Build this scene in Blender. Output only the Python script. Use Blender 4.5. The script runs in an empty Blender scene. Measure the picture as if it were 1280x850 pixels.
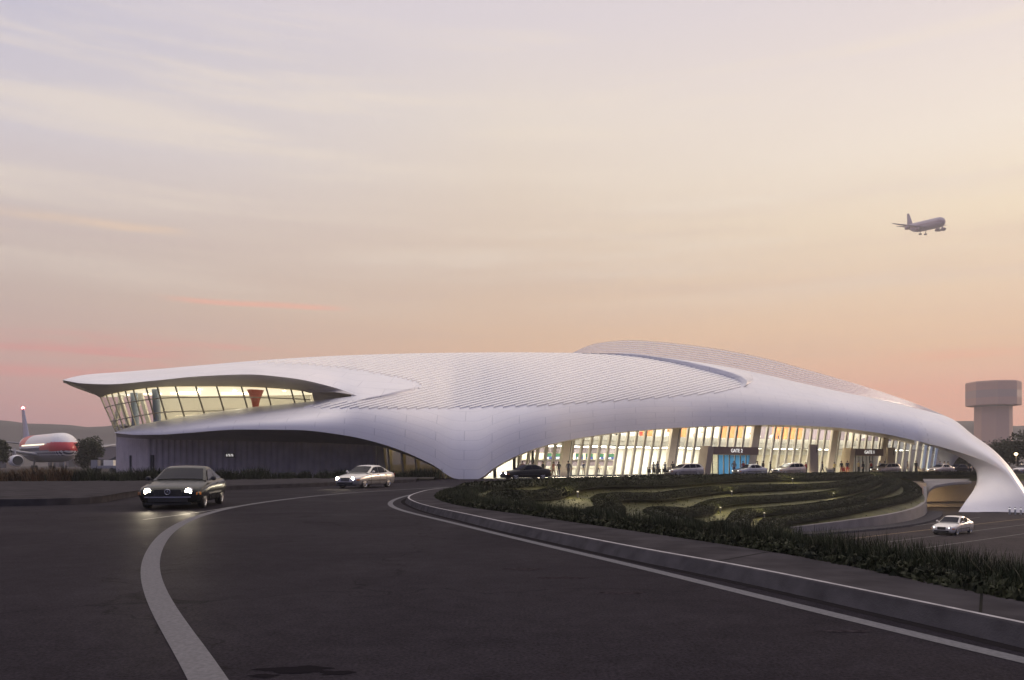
import bpy, bmesh, math, random
import numpy as np
from mathutils import Vector, Matrix
random.seed(7); rng = np.random.default_rng(7)
PI = math.pi
scene = bpy.context.scene
COL = scene.collection

# ------------------------------------------------------------------ camera model (focal 1000 px at 1280 wide, eye 1.5 m)
FPX, CX, HY, EYE = 1000.0, 640.0, 580.0, 1.5
def at(px, py, d):
    return Vector(((px - CX) / FPX * d, d, EYE + (HY - py) / FPX * d))
def gnd(px, py, z=0.0):
    d = (EYE - z) * FPX / (py - HY)
    return Vector(((px - CX) / FPX * d, d, z))
cam = bpy.data.cameras.new('camera'); camo = bpy.data.objects.new('camera', cam); COL.objects.link(camo)
cam.sensor_width = 36.0; cam.lens = 36.0 * FPX / 1280.0
cam.shift_y = (HY - 425.0) / 1280.0
cam.clip_end = 6000; cam.clip_start = 0.1
camo.location = (0, 0, EYE); camo.rotation_euler = (PI / 2, 0, 0)
scene.camera = camo

# ------------------------------------------------------------------ helpers
def lin(c):
    return tuple(((v / 255) / 12.92 if v / 255 <= 0.04045 else ((v / 255 + 0.055) / 1.055) ** 2.4) for v in c)

def pchip(xs, ys):
    xs = np.asarray(xs, float); ys = np.asarray(ys, float)
    h = np.diff(xs); dl = np.diff(ys) / h
    m = np.zeros(len(xs)); m[0] = dl[0]; m[-1] = dl[-1]
    for i in range(1, len(xs) - 1):
        if dl[i - 1] * dl[i] > 0:
            w1 = 2 * h[i] + h[i - 1]; w2 = h[i] + 2 * h[i - 1]
            m[i] = (w1 + w2) / (w1 / dl[i - 1] + w2 / dl[i])
    def f(x):
        i = int(min(max(np.searchsorted(xs, x) - 1, 0), len(xs) - 2))
        t = (x - xs[i]) / h[i]; t = min(max(t, -0.2), 1.2)
        return ((1 + 2 * t) * (1 - t) ** 2 * ys[i] + t * (1 - t) ** 2 * h[i] * m[i] + t * t * (3 - 2 * t) * ys[i + 1] + t * t * (t - 1) * h[i] * m[i + 1])
    return f

def catmull(P, n, closed=False):
    """n samples per span through the points P"""
    P = [np.asarray(p, float) for p in P]; out = []; N = len(P)
    spans = N if closed else N - 1
    for i in range(spans):
        if closed:
            a, b, c, d = P[(i - 1) % N], P[i], P[(i + 1) % N], P[(i + 2) % N]
        else:
            b, c = P[i], P[i + 1]
            a = P[i - 1] if i > 0 else 2 * b - c
            d = P[i + 2] if i + 2 < N else 2 * c - b
        # centripetal
        def al(u, v): return max(np.linalg.norm(v - u), 1e-6) ** 0.5
        t0 = 0; t1 = t0 + al(a, b); t2 = t1 + al(b, c); t3 = t2 + al(c, d)
        for k in range(n):
            t = t1 + (t2 - t1) * k / n
            A1 = (t1 - t) / (t1 - t0) * a + (t - t0) / (t1 - t0) * b
            A2 = (t2 - t) / (t2 - t1) * b + (t - t1) / (t2 - t1) * c
            A3 = (t3 - t) / (t3 - t2) * c + (t - t2) / (t3 - t2) * d
            B1 = (t2 - t) / (t2 - t0) * A1 + (t - t0) / (t2 - t0) * A2
            B2 = (t3 - t) / (t3 - t1) * A2 + (t - t1) / (t3 - t1) * A3
            out.append((t2 - t) / (t2 - t1) * B1 + (t - t1) / (t2 - t1) * B2)
    if not closed: out.append(P[-1])
    return out

def resample(P, step=None, n=None, closed=False):
    P = [np.asarray(p, float) for p in P]
    if closed: P = P + [P[0]]
    L = [0.0]
    for a, b in zip(P, P[1:]): L.append(L[-1] + np.linalg.norm(b - a))
    if n is None: n = max(2, int(L[-1] / step) + 1)
    A = np.array(P); ts = np.linspace(0, L[-1], n + 1)[:-1] if closed else np.linspace(0, L[-1], n)
    return [np.array([np.interp(t, L, A[:, k]) for k in range(A.shape[1])]) for t in ts]

class MB:
    def __init__(s): s.v = []; s.f = []; s.m = []; s.sm = []
    def add(s, verts, faces, mi=0, smooth=False):
        o = len(s.v); s.v.extend(tuple(map(float, p)) for p in verts)
        for f in faces:
            s.f.append(tuple(o + i for i in f)); s.m.append(mi); s.sm.append(smooth)
        return s
    def box(s, c, size, rz=0, mi=0, taper=1.0):
        hx, hy, hz = size[0] / 2, size[1] / 2, size[2] / 2; cs, sn = math.cos(rz), math.sin(rz); V = []
        for dz in (-1, 1):
            k = 1.0 if dz < 0 else taper
            for dx, dy in ((-1, -1), (1, -1), (1, 1), (-1, 1)):
                x, y = dx * hx * k, dy * hy * k
                V.append((c[0] + x * cs - y * sn, c[1] + x * sn + y * cs, c[2] + dz * hz))
        return s.add(V, [(3, 2, 1, 0), (4, 5, 6, 7), (0, 1, 5, 4), (1, 2, 6, 5), (2, 3, 7, 6), (3, 0, 4, 7)], mi)
    def quad(s, a, b, c, d, mi=0): return s.add([a, b, c, d], [(0, 1, 2, 3)], mi)
    def grid(s, rows, mi=0, smooth=True, closed=False):
        n = len(rows[0]); V = [p for r in rows for p in r]; F = []
        for j in range(len(rows) - 1):
            for i in range(n if closed else n - 1):
                k = (i + 1) % n
                F.append((j * n + i, j * n + k, (j + 1) * n + k, (j + 1) * n + i))
        return s.add(V, F, mi, smooth)
    def bar(s, a, b, w, d, side=None, mi=0, taper=1.0):
        """rectangular bar from a to b; width w along side, depth d across"""
        a = Vector(a); b = Vector(b); ax = (b - a).normalized()
        sd = Vector(side) if side is not None else (Vector((0, 0, 1)) if abs(ax.z) < .9 else Vector((1, 0, 0))).cross(ax)
        sd = (sd - ax * sd.dot(ax)).normalized(); u = ax.cross(sd)
        V = []
        for p, k in ((a, 1.0), (b, taper)):
            for i, j in ((-1, -1), (1, -1), (1, 1), (-1, 1)): V.append(p + sd * (i * w / 2 * k) + u * (j * d / 2 * k))
        return s.add(V, [(3, 2, 1, 0), (4, 5, 6, 7), (0, 1, 5, 4), (1, 2, 6, 5), (2, 3, 7, 6), (3, 0, 4, 7)], mi)
    def tube(s, P, R, n=8, mi=0, smooth=True, cap=True):
        P = [Vector(p) for p in P]
        if not isinstance(R, (list, tuple)): R = [R] * len(P)
        rows = []; up = Vector((0, 0, 1))
        for i, p in enumerate(P):
            t = (P[min(i + 1, len(P) - 1)] - P[max(i - 1, 0)]).normalized()
            ref = up if abs(t.z) < .95 else Vector((1, 0, 0))
            a = ref.cross(t).normalized(); b = t.cross(a)
            rows.append([p + (a * math.cos(2 * PI * k / n) + b * math.sin(2 * PI * k / n)) * R[i] for k in range(n)])
        s.grid(rows, mi, smooth, True)
        if cap:
            s.add(rows[0], [tuple(range(n))[::-1]], mi); s.add(rows[-1], [tuple(range(n))], mi)
        return s
    def poly(s, P, mi=0): return s.add(P, [tuple(range(len(P)))], mi)
    def prism(s, P, vec, mi=0):
        n = len(P); v = Vector(vec); Q = [Vector(p) + v for p in P]
        return s.add(list(P) + Q, [tuple(range(n))[::-1], tuple(range(n, 2 * n))] + [(i, (i + 1) % n, n + (i + 1) % n, n + i) for i in range(n)], mi)
    def disc(s, c, r, ax='x', n=16, mi=0, sgn=1):
        V = []
        for k in range(n):
            a = 2 * PI * k / n * sgn; u, w = r * math.cos(a), r * math.sin(a)
            V.append((c[0], c[1] + u, c[2] + w) if ax == 'x' else (c[0] + u, c[1], c[2] + w) if ax == 'y' else (c[0] + u, c[1] + w, c[2]))
        return s.add(V, [tuple(range(n))], mi)
    def build(s, name, mats, parent=None, off=None, label=None, weld=0.0, recalc=False, autos=None):
        me = bpy.data.meshes.new(name)
        V = s.v
        if off is not None: V = [(p[0] - off[0], p[1] - off[1], p[2] - off[2]) for p in V]
        me.from_pydata(V, [], s.f)
        if not isinstance(mats, (list, tuple)): mats = [mats]
        for m in mats: me.materials.append(m)
        me.polygons.foreach_set('material_index', s.m); me.polygons.foreach_set('use_smooth', s.sm)
        if weld or recalc:
            bm = bmesh.new(); bm.from_mesh(me)
            if weld: bmesh.ops.remove_doubles(bm, verts=bm.verts, dist=weld)
            if recalc: bmesh.ops.recalc_face_normals(bm, faces=bm.faces)
            bm.to_mesh(me); bm.free()
        me.update()
        o = bpy.data.objects.new(name, me); COL.objects.link(o)
        if parent is not None: o.parent = parent
        if label: o['label'] = label
        return o

def tag(o, label, cat, group=None):
    o['label'] = label; o['category'] = cat
    if group: o['group'] = group
    return o
def structure(o): o['kind'] = 'structure'; return o
def thing(name, label, cat, loc=(0, 0, 0), rz=0.0, group=None, scale=None):
    o = bpy.data.objects.new(name, None); COL.objects.link(o)
    o.empty_display_size = .2
    o.location = loc; o.rotation_euler = (0, 0, rz)
    if scale: o.scale = scale
    return tag(o, label, cat, group)
def copy_tree(o, loc, rz=0.0, label=None, scale=None):
    def rec(src, par):
        c = src.copy(); COL.objects.link(c)
        if par is not None: c.parent = par
        for ch in list(src.children): rec(ch, c)
        return c
    r = rec(o, None); r.location = loc; r.rotation_euler = (0, 0, rz)
    if scale: r.scale = scale
    if label: r['label'] = label
    return r

# ------------------------------------------------------------------ materials
def newmat(name):
    m = bpy.data.materials.new(name); m.use_nodes = True
    nt = m.node_tree; b = nt.nodes['Principled BSDF']
    return m, nt, b
def mat(name, col, rough=.6, metal=0, noise=0.0, nscale=6.0, bump=0.0, bscale=40.0, coat=0, spec=.5, ndist=.0):
    m, nt, b = newmat(name)
    b.inputs['Base Color'].default_value = (*col, 1); b.inputs['Roughness'].default_value = rough
    b.inputs['Metallic'].default_value = metal; b.inputs['Coat Weight'].default_value = coat
    b.inputs['Coat Roughness'].default_value = .06
    b.inputs['Specular IOR Level'].default_value = spec
    tc = nt.nodes.new('ShaderNodeTexCoord')
    if noise:
        n = nt.nodes.new('ShaderNodeTexNoise'); n.inputs['Scale'].default_value = nscale; n.inputs['Detail'].default_value = 6
        n.inputs['Distortion'].default_value = ndist
        nt.links.new(tc.outputs['Object'], n.inputs['Vector'])
        mr = nt.nodes.new('ShaderNodeMapRange'); mr.inputs['From Min'].default_value = .3; mr.inputs['From Max'].default_value = .7
        mr.inputs['To Min'].default_value = 1 - noise; mr.inputs['To Max'].default_value = 1 + noise
        nt.links.new(n.outputs['Fac'], mr.inputs['Value'])
        mx = nt.nodes.new('ShaderNodeVectorMath'); mx.operation = 'SCALE'; mx.inputs[0].default_value = col
        nt.links.new(mr.outputs['Result'], mx.inputs['Scale']); nt.links.new(mx.outputs['Vector'], b.inputs['Base Color'])
    if bump:
        n2 = nt.nodes.new('ShaderNodeTexNoise'); n2.inputs['Scale'].default_value = bscale; n2.inputs['Detail'].default_value = 8
        nt.links.new(tc.outputs['Object'], n2.inputs['Vector'])
        bp = nt.nodes.new('ShaderNodeBump'); bp.inputs['Strength'].default_value = bump; bp.inputs['Distance'].default_value = .02
        nt.links.new(n2.outputs['Fac'], bp.inputs['Height']); nt.links.new(bp.outputs['Normal'], b.inputs['Normal'])
    return m
def emis(name, col, strength, base=(.8, .8, .8)):
    m, nt, b = newmat(name)
    b.inputs['Base Color'].default_value = (*base, 1)
    b.inputs['Emission Color'].default_value = (*col, 1); b.inputs['Emission Strength'].default_value = strength
    return m
def glassmat(name, tint=(.92, .95, .95), rough=.02, ior=1.5, extra=0.0):
    m = bpy.data.materials.new(name); m.use_nodes = True; nt = m.node_tree; nt.nodes.clear()
    out = nt.nodes.new('ShaderNodeOutputMaterial'); tr = nt.nodes.new('ShaderNodeBsdfTransparent'); gl = nt.nodes.new('ShaderNodeBsdfGlossy')
    tr.inputs['Color'].default_value = (*tint, 1); gl.inputs['Roughness'].default_value = rough; gl.inputs['Color'].default_value = (.95, .95, .97, 1)
    ge = nt.nodes.new('ShaderNodeNewGeometry'); dt = nt.nodes.new('ShaderNodeVectorMath'); dt.operation = 'DOT_PRODUCT'
    nt.links.new(ge.outputs['Normal'], dt.inputs[0]); nt.links.new(ge.outputs['Incoming'], dt.inputs[1])
    def mt(op, a, b_):
        q = nt.nodes.new('ShaderNodeMath'); q.operation = op
        for i_, s_ in enumerate((a, b_)):
            if s_ is None: continue
            if isinstance(s_, (int, float)): q.inputs[i_].default_value = s_
            else: nt.links.new(s_, q.inputs[i_])
        return q.outputs[0]
    frf = mt('MULTIPLY_ADD', mt('POWER', mt('SUBTRACT', 1.0, mt('ABSOLUTE', dt.outputs['Value'], None)), 5.0), .94); frf.node.inputs[2].default_value = .05
    ad = nt.nodes.new('ShaderNodeMath'); ad.operation = 'ADD'; ad.use_clamp = True; ad.inputs[1].default_value = extra
    mx = nt.nodes.new('ShaderNodeMixShader')
    nt.links.new(frf, ad.inputs[0]); nt.links.new(ad.outputs[0], mx.inputs['Fac'])
    nt.links.new(tr.outputs[0], mx.inputs[1]); nt.links.new(gl.outputs[0], mx.inputs[2]); nt.links.new(mx.outputs[0], out.inputs['Surface'])
    return m
def leafmat(name, c1, c2, scale=1.5):
    m, nt, b = newmat(name)
    tc = nt.nodes.new('ShaderNodeTexCoord'); n = nt.nodes.new('ShaderNodeTexNoise'); n.inputs['Scale'].default_value = scale; n.inputs['Detail'].default_value = 5
    g = nt.nodes.new('ShaderNodeTexWhiteNoise')
    r = nt.nodes.new('ShaderNodeValToRGB'); r.color_ramp.elements[0].position = .35; r.color_ramp.elements[1].position = .68
    r.color_ramp.elements[0].color = (*c1, 1); r.color_ramp.elements[1].color = (*c2, 1)
    nt.links.new(tc.outputs['Object'], n.inputs['Vector']); nt.links.new(n.outputs['Fac'], r.inputs['Fac']); nt.links.new(r.outputs['Color'], b.inputs['Base Color'])
    b.inputs['Roughness'].default_value = .7; b.inputs['Specular IOR Level'].default_value = .25
    return m

M = {}
# asphalt: fine aggregate, worn lighter wheel tracks, patches and tar cracks
def asphalt(name, col, seed):
    m, nt, b = newmat(name); N = nt.nodes.new; Lk = nt.links.new
    tc = N('ShaderNodeTexCoord')
    big = N('ShaderNodeTexNoise'); big.inputs['Scale'].default_value = .35; big.inputs['Detail'].default_value = 4; big.inputs['Distortion'].default_value = .6
    fine = N('ShaderNodeTexNoise'); fine.inputs['Scale'].default_value = 34; fine.inputs['Detail'].default_value = 8; fine.inputs['Roughness'].default_value = .75
    mid = N('ShaderNodeTexNoise'); mid.inputs['Scale'].default_value = 3.5; mid.inputs['Detail'].default_value = 6
    vor = N('ShaderNodeTexVoronoi'); vor.feature = 'DISTANCE_TO_EDGE'; vor.inputs['Scale'].default_value = .16
    wrp = N('ShaderNodeTexNoise'); wrp.inputs['Scale'].default_value = .8; wrp.inputs['Detail'].default_value = 5
    wad = N('ShaderNodeVectorMath'); wad.operation = 'MULTIPLY_ADD'; wad.inputs[1].default_value = (2.5, 2.5, 0)
    for n in (big, fine, mid, wrp): Lk(tc.outputs['Object'], n.inputs['Vector'])
    Lk(wrp.outputs['Color'], wad.inputs[0]); Lk(tc.outputs['Object'], wad.inputs[2]); Lk(wad.outputs[0], vor.inputs['Vector'])
    def mr(src, a, b_, c, d):
        q = N('ShaderNodeMapRange'); q.inputs['From Min'].default_value = a; q.inputs['From Max'].default_value = b_
        q.inputs['To Min'].default_value = c; q.inputs['To Max'].default_value = d; Lk(src, q.inputs['Value']); return q.outputs['Result']
    def mul(x, y):
        q = N('ShaderNodeMath'); q.operation = 'MULTIPLY'; Lk(x, q.inputs[0]); Lk(y, q.inputs[1]); return q.outputs[0]
    f = mul(mul(mr(big.outputs['Fac'], .3, .7, .9, 1.1), mr(fine.outputs['Fac'], .34, .66, .45, 1.6)), mul(mr(mid.outputs['Fac'], .3, .7, .85, 1.15), mr(vor.outputs['Distance'], .0, .006, .55, 1.0)))
    sc = N('ShaderNodeVectorMath'); sc.operation = 'SCALE'; sc.inputs[0].default_value = col; Lk(f, sc.inputs['Scale']); Lk(sc.outputs[0], b.inputs['Base Color'])
    Lk(mr(big.outputs['Fac'], .3, .7, .66, .58), b.inputs['Roughness'])
    bp = N('ShaderNodeBump'); bp.inputs['Strength'].default_value = .5; bp.inputs['Distance'].default_value = .008
    Lk(fine.outputs['Fac'], bp.inputs['Height']); Lk(bp.outputs['Normal'], b.inputs['Normal'])
    b.inputs['Specular IOR Level'].default_value = .005
    return m
M['asphalt'] = asphalt('asphalt', (.0225, .0198, .025), 1)
M['asphalt_lower'] = asphalt('asphalt_lower', (.042, .036, .038), 2)
M['line'] = mat('road_paint', (.15, .147, .156), .75, noise=.16, nscale=26, spec=.0)
M['line_worn'] = mat('road_paint_worn', (.085, .08, .083), .7, noise=.4, nscale=7)
M['line_yellow'] = mat('road_paint_yellow', (.2, .12, .05), .7, noise=.35, nscale=5)
M['kerb'] = mat('kerb_concrete', (.072, .068, .073), .85, spec=.0, noise=.25, nscale=3, bump=.3, bscale=50)
M['kerb_edge'] = mat('kerb_edge_paint', (.33, .32, .33), .7, spec=.0, noise=.2, nscale=6)
M['paving'] = mat('paving_concrete', (.05, .046, .05), .85, spec=.0, noise=.3, nscale=1.6, bump=.25, bscale=45)
M['joint'] = mat('joint_dark', (.008, .008, .008), .95, spec=.05)
M['apron'] = mat('apron_concrete', (.07, .063, .064), .9, spec=.0, noise=.2, nscale=.3)
M['soil'] = mat('soil', (.03, .026, .02), .95, noise=.3, nscale=2)
M['slope'] = leafmat('slope_grass', (.032, .036, .011), (.09, .09, .026), .35)
M['hedge'] = leafmat('hedge_leaves', (.012, .016, .007), (.034, .04, .014), 2.2)
M['hedge_core'] = mat('hedge_core', (.018, .023, .008), .9)
M['blade'] = leafmat('blade_grass', (.010, .015, .006), (.03, .04, .014), 1.6)
M['blade_red'] = leafmat('blade_russet', (.05, .03, .014), (.14, .075, .03), 2.0)
M['tuft'] = leafmat('ground_cover_leaves', (.03, .036, .012), (.085, .088, .028), .8)
M['tree_leaf'] = leafmat('tree_leaves', (.018, .022, .012), (.05, .055, .026), .9)
M['bark'] = mat('bark', (.06, .045, .035), .9, noise=.3, nscale=8)
M['hill'] = mat('hill_scrub', (.045, .036, .036), 1.0, noise=.35, nscale=.02)
# white roof cladding with faint panel joints
def shellmat():
    m, nt, b = newmat('white_cladding'); N = nt.nodes.new; Lk = nt.links.new
    tc = N('ShaderNodeTexCoord')
    br = N('ShaderNodeTexBrick'); br.inputs['Scale'].default_value = 1.0; br.inputs['Brick Width'].default_value = 5.5; br.inputs['Row Height'].default_value = 2.3
    br.inputs['Mortar Size'].default_value = .035; br.inputs['Color1'].default_value = (.84, .81, .80, 1); br.inputs['Color2'].default_value = (.81, .79, .795, 1)
    br.inputs['Mortar'].default_value = (.60, .585, .595, 1); br.inputs['Mortar Smooth'].default_value = .3
    Lk(tc.outputs['UV'], br.inputs['Vector'])
    n = N('ShaderNodeTexNoise'); n.inputs['Scale'].default_value = .12; n.inputs['Detail'].default_value = 5; Lk(tc.outputs['Object'], n.inputs['Vector'])
    mr = N('ShaderNodeMapRange'); mr.inputs['From Min'].default_value = .3; mr.inputs['From Max'].default_value = .7; mr.inputs['To Min'].default_value = .94; mr.inputs['To Max'].default_value = 1.04
    Lk(n.outputs['Fac'], mr.inputs['Value'])
    sc = N('ShaderNodeVectorMath'); sc.operation = 'SCALE'; Lk(br.outputs['Color'], sc.inputs[0]); Lk(mr.outputs['Result'], sc.inputs['Scale'])
    Lk(sc.outputs[0], b.inputs['Base Color']); b.inputs['Roughness'].default_value = .38; b.inputs['Specular IOR Level'].default_value = .4
    return m
M['shell'] = shellmat()
M['rib'] = mat('louvre_white', (.86, .83, .795), .45)
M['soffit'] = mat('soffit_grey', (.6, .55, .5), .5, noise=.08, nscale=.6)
def skyglassmat():
    m, nt, b = newmat('skylight_glass'); b.inputs['Base Color'].default_value = (.88, .85, .86, 1); b.inputs['Roughness'].default_value = .15
    t = nt.nodes.new('ShaderNodeBsdfTransparent'); mx = nt.nodes.new('ShaderNodeMixShader'); mx.inputs['Fac'].default_value = .66; out = nt.nodes['Material Output']
    nt.links.new(b.outputs[0], mx.inputs[1]); nt.links.new(t.outputs[0], mx.inputs[2]); nt.links.new(mx.outputs[0], out.inputs['Surface']); return m
M['skyglass'] = skyglassmat()
M['skybar'] = mat('skylight_bar', (.5, .48, .56), .35)
M['corrugated'] = mat('corrugated_cladding', (.56, .5, .5), .55, metal=.0, noise=.12, nscale=.8)
M['dark_door'] = mat('dark_door', (.035, .033, .036), .5)
M['fin'] = mat('facade_fin', (.56, .52, .43), .5, noise=.06, nscale=1)
M['fin_dark'] = mat('facade_seal', (.04, .04, .045), .5)
M['column'] = mat('beige_column', (.7, .62, .48), .55, noise=.06, nscale=1.5)
M['glass'] = glassmat('facade_glass')
M['glass_up'] = glassmat('window_glass', (.9, .93, .95), extra=.03)
M['glass_tint'] = glassmat('tinted_facade_glass', (.42, .38, .28), extra=.12)
M['white_in'] = mat('interior_white', (.78, .76, .7), .6)
M['cream'] = mat('interior_cream', (.72, .65, .5), .6)
M['floor_in'] = mat('interior_floor', (.45, .42, .37), .25, noise=.08, nscale=1)
M['mauve'] = mat('mauve_panel', (.2, .16, .19), .5)
M['orange'] = mat('orange_wood', (.55, .2, .07), .5, noise=.25, nscale=2)
M['brown'] = mat('brown_header', (.2, .125, .095), .5)
M['signwhite'] = emis('sign_letters', (1, .95, .9), .8)
M['lamp'] = emis('ceiling_lamp', (1, .93, .78), 17.0)
M['lamp_up'] = emis('hall_lamp', (1, .8, .48), 6.0)
M['ceiling_glow'] = emis('ceiling_glow_sheet', (1, .86, .6), 1.0)  # ceiling brightness put in as emission
M['added_fill_strip'] = emis('added_fill_strip', (1, .84, .6), 30)  # added fill for the fins, not a lamp of the building
M['soffit_fill'] = emis('added_soffit_strip', (1, .8, .55), 3.2)  # added fill for the canopy soffit, not a real fitting
M['downlight'] = emis('downlight', (1, .84, .6), 22)
M['lamp_warm'] = emis('tunnel_lamp', (1, .72, .4), 26.0)
M['screen_green'] = emis('screen_green', (.02, .32, .10), .9, (.02, .02, .02))
M['screen_blue'] = emis('screen_blue', (.02, .08, .5), .9, (.02, .02, .02))
M['screen_white'] = emis('screen_white', (.9, .95, 1), 1.0)
def translucent(name, col):
    m, nt, b = newmat(name); t = nt.nodes.new('ShaderNodeBsdfTranslucent'); t.inputs['Color'].default_value = (*col, 1)
    mx = nt.nodes.new('ShaderNodeMixShader'); mx.inputs['Fac'].default_value = .6; b.inputs['Base Color'].default_value = (*col, 1); b.inputs['Roughness'].default_value = .25
    out = nt.nodes['Material Output']; nt.links.new(b.outputs[0], mx.inputs[1]); nt.links.new(t.outputs[0], mx.inputs[2]); nt.links.new(mx.outputs[0], out.inputs['Surface'])
    return m
M['blueglass'] = translucent('blue_door_glass', (.25, .5, .72))
M['greyglass'] = translucent('grey_door_glass', (.4, .38, .38))
M['red_col'] = mat('red_column', (.36, .075, .05), .5)
M['blue_col'] = mat('pale_blue_column', (.35, .42, .55), .5)
M['concrete'] = mat('concrete_wall', (.17, .155, .155), .75, noise=.15, nscale=.8, bump=.2, bscale=10)
M['tunnel'] = mat('tunnel_wall', (.5, .42, .31), .6, noise=.1, nscale=.5)
M['tower'] = mat('tower_concrete', (.62, .38, .29), .8, noise=.05, nscale=.1)
M['black'] = mat('black_rubber', (.015, .015, .016), .7)
M['chrome'] = mat('chrome', (.6, .6, .62), .18, metal=1)
M['rim'] = mat('alloy_rim', (.5, .5, .5), .3, metal=.9)
M['carglass'] = mat('car_glass', (.007, .009, .022), .1, spec=.05)
M['headlight'] = emis('headlight_on', (1, .86, .6), 80.0)
M['headlight_dim'] = emis('headlight_low', (1, .93, .8), 7.0)
M['lens'] = mat('lamp_lens', (.5, .5, .52), .1, spec=.8)
M['taillight'] = mat('tail_lens', (.3, .01, .01), .2)
M['amber'] = mat('amber_lens', (.6, .2, .03), .3)
M['plastic'] = mat('dark_plastic', (.025, .025, .027), .5)
M['steel'] = mat('steel', (.35, .35, .36), .35, metal=.8)
M['green_metal'] = mat('post_grey', (.12, .12, .12), .5)
def paint(name, col, metal=.3, rough=.3): return mat(name, col, rough, metal=metal, coat=.8 if max(col) > .1 else .04, spec=.5 if max(col) > .1 else .14)
# ------------------------------------------------------------------ world, sun, haze
w = bpy.data.worlds.new('World'); scene.world = w; w.use_nodes = True
SUN_AZ, SUN_EL = math.radians(56), math.radians(14)       # azimuth to the right of the view axis
def world():
    nt = w.node_tree; N = nt.nodes.new; Lk = nt.links.new
    bg = nt.nodes['Background']
    tc = N('ShaderNodeTexCoord'); sep = N('ShaderNodeSeparateXYZ'); Lk(tc.outputs['Generated'], sep.inputs[0])
    def m(op, a, b=None, clamp=False):
        q = N('ShaderNodeMath'); q.operation = op; q.use_clamp = clamp
        for i, s in enumerate((a, b)):
            if s is None: continue
            if isinstance(s, (int, float)): q.inputs[i].default_value = s
            else: Lk(s, q.inputs[i])
        return q.outputs[0]
    def mr(src, a, b, c=0., d=1., smooth=False):
        q = N('ShaderNodeMapRange'); q.inputs['From Min'].default_value = a; q.inputs['From Max'].default_value = b
        q.inputs['To Min'].default_value = c; q.inputs['To Max'].default_value = d
        if smooth: q.interpolation_type = 'SMOOTHSTEP'
        Lk(src, q.inputs['Value']); return q.outputs['Result']
    def ramp(pts):
        r = N('ShaderNodeValToRGB'); cr = r.color_ramp; cr.interpolation = 'LINEAR'
        while len(cr.elements) < len(pts): cr.elements.new(.5)
        for e, (p, c) in zip(cr.elements, pts): e.position = p; e.color = (*c, 1)
        Lk(sep.outputs['Z'], r.inputs['Fac']); return r.outputs['Color']
    def mix(f, a, b):
        q = N('ShaderNodeMix'); q.data_type = 'RGBA'
        if isinstance(f, (int, float)): q.inputs[0].default_value = f
        else: Lk(f, q.inputs[0])
        for i, s in ((6, a), (7, b)):
            if isinstance(s, tuple): q.inputs[i].default_value = (*s, 1)
            else: Lk(s, q.inputs[i])
        return q.outputs[2]
    Z = (1.32, 1.18, 1.1)
    L = ramp([(0, lin((178, 128, 134))), (.05, lin((184, 134, 137))), (.092, lin((202, 152, 144))), (.133, lin((201, 167, 154))), (.19, lin((202, 181, 167))), (.268, lin((207, 194, 188))), (.34, lin((206, 200, 206))), (.44, lin((190, 188, 205))), (.53, lin((214, 206, 212))), (.68, (1.55, 1.36, 1.2)), (1, Z)])
    C = ramp([(0, lin((212, 154, 130))), (.06, lin((218, 162, 132))), (.109, lin((224, 176, 142))), (.158, lin((224, 186, 150))), (.224, lin((221, 195, 168))), (.313, lin((226, 209, 188))), (.395, lin((227, 215, 202))), (.5, lin((211, 203, 209))), (.53, lin((214, 206, 212))), (.68, (1.55, 1.36, 1.2)), (1, Z)])
    R = ramp([(0, lin((218, 144, 126))), (.05, lin((228, 158, 134))), (.092, lin((234, 172, 142))), (.133, lin((242, 196, 152))), (.19, lin((247, 214, 174))), (.268, lin((250, 230, 196))), (.34, lin((246, 233, 215))), (.44, lin((228, 216, 212))), (.53, lin((214, 206, 212))), (.68, (1.55, 1.36, 1.2)), (1, Z)])
    B = ramp([(0, (.11, .12, .26)), (.12, (.125, .14, .33)), (.4, (.18, .20, .44)), (.72, (.30, .32, .52)), (1, Z)])
    L_, C_ = L, C
    hyp = m('SQRT', m('ADD', m('MULTIPLY', sep.outputs['X'], sep.outputs['X']), m('ADD', m('MULTIPLY', sep.outputs['Y'], sep.outputs['Y']), 1e-5)))
    sa = m('DIVIDE', sep.outputs['X'], hyp); ca = m('DIVIDE', sep.outputs['Y'], hyp)
    f1 = mix(mr(sa, -.56, 0, 0, 1), L, C); f2 = mix(mr(sa, 0, .56, 0, 1), f1, R)
    # high thin streak clouds
    az = m('ARCTAN2', sep.outputs['X'], sep.outputs['Y'])
    def streak(sx, sz, off, det=6, dist=.2):
        cb = N('ShaderNodeCombineXYZ'); Lk(m('MULTIPLY', az, sx), cb.inputs[0]); Lk(m('MULTIPLY', sep.outputs['Z'], sz), cb.inputs[1]); cb.inputs[2].default_value = off
        n = N('ShaderNodeTexNoise'); n.inputs['Scale'].default_value = 1; n.inputs['Detail'].default_value = det; n.inputs['Distortion'].default_value = dist
        n.inputs['Roughness'].default_value = .58
        Lk(cb.outputs[0], n.inputs['Vector']); return n.outputs['Fac']
    s1 = streak(1.7, 26, 3.1, 6, .12); s2 = streak(2.2, 44, 9.4, 6, .15); s3 = streak(4.5, 55, 5.2)
    def band(lo, hi, soft): return m('MULTIPLY', mr(sep.outputs['Z'], lo, lo + soft, 0, 1, True), mr(sep.outputs['Z'], hi - soft, hi, 1, 0, True))
    c = f2
    c = mix(m('MULTIPLY', mr(s1, .46, .68, 0, .5, True), band(.16, .52, .08)), c, lin((240, 226, 206)))
    c = mix(m('MULTIPLY', mr(s2, .46, .70, 0, .16, True), band(.02, .34, .06)), c, lin((190, 164, 160)))
    c = mix(m('MULTIPLY', mr(s3, .56, .66, 0, .6, True), m('MULTIPLY', band(.235, .275, .018), mr(az, -.32, -.42))), c, lin((238, 204, 168)))
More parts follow.
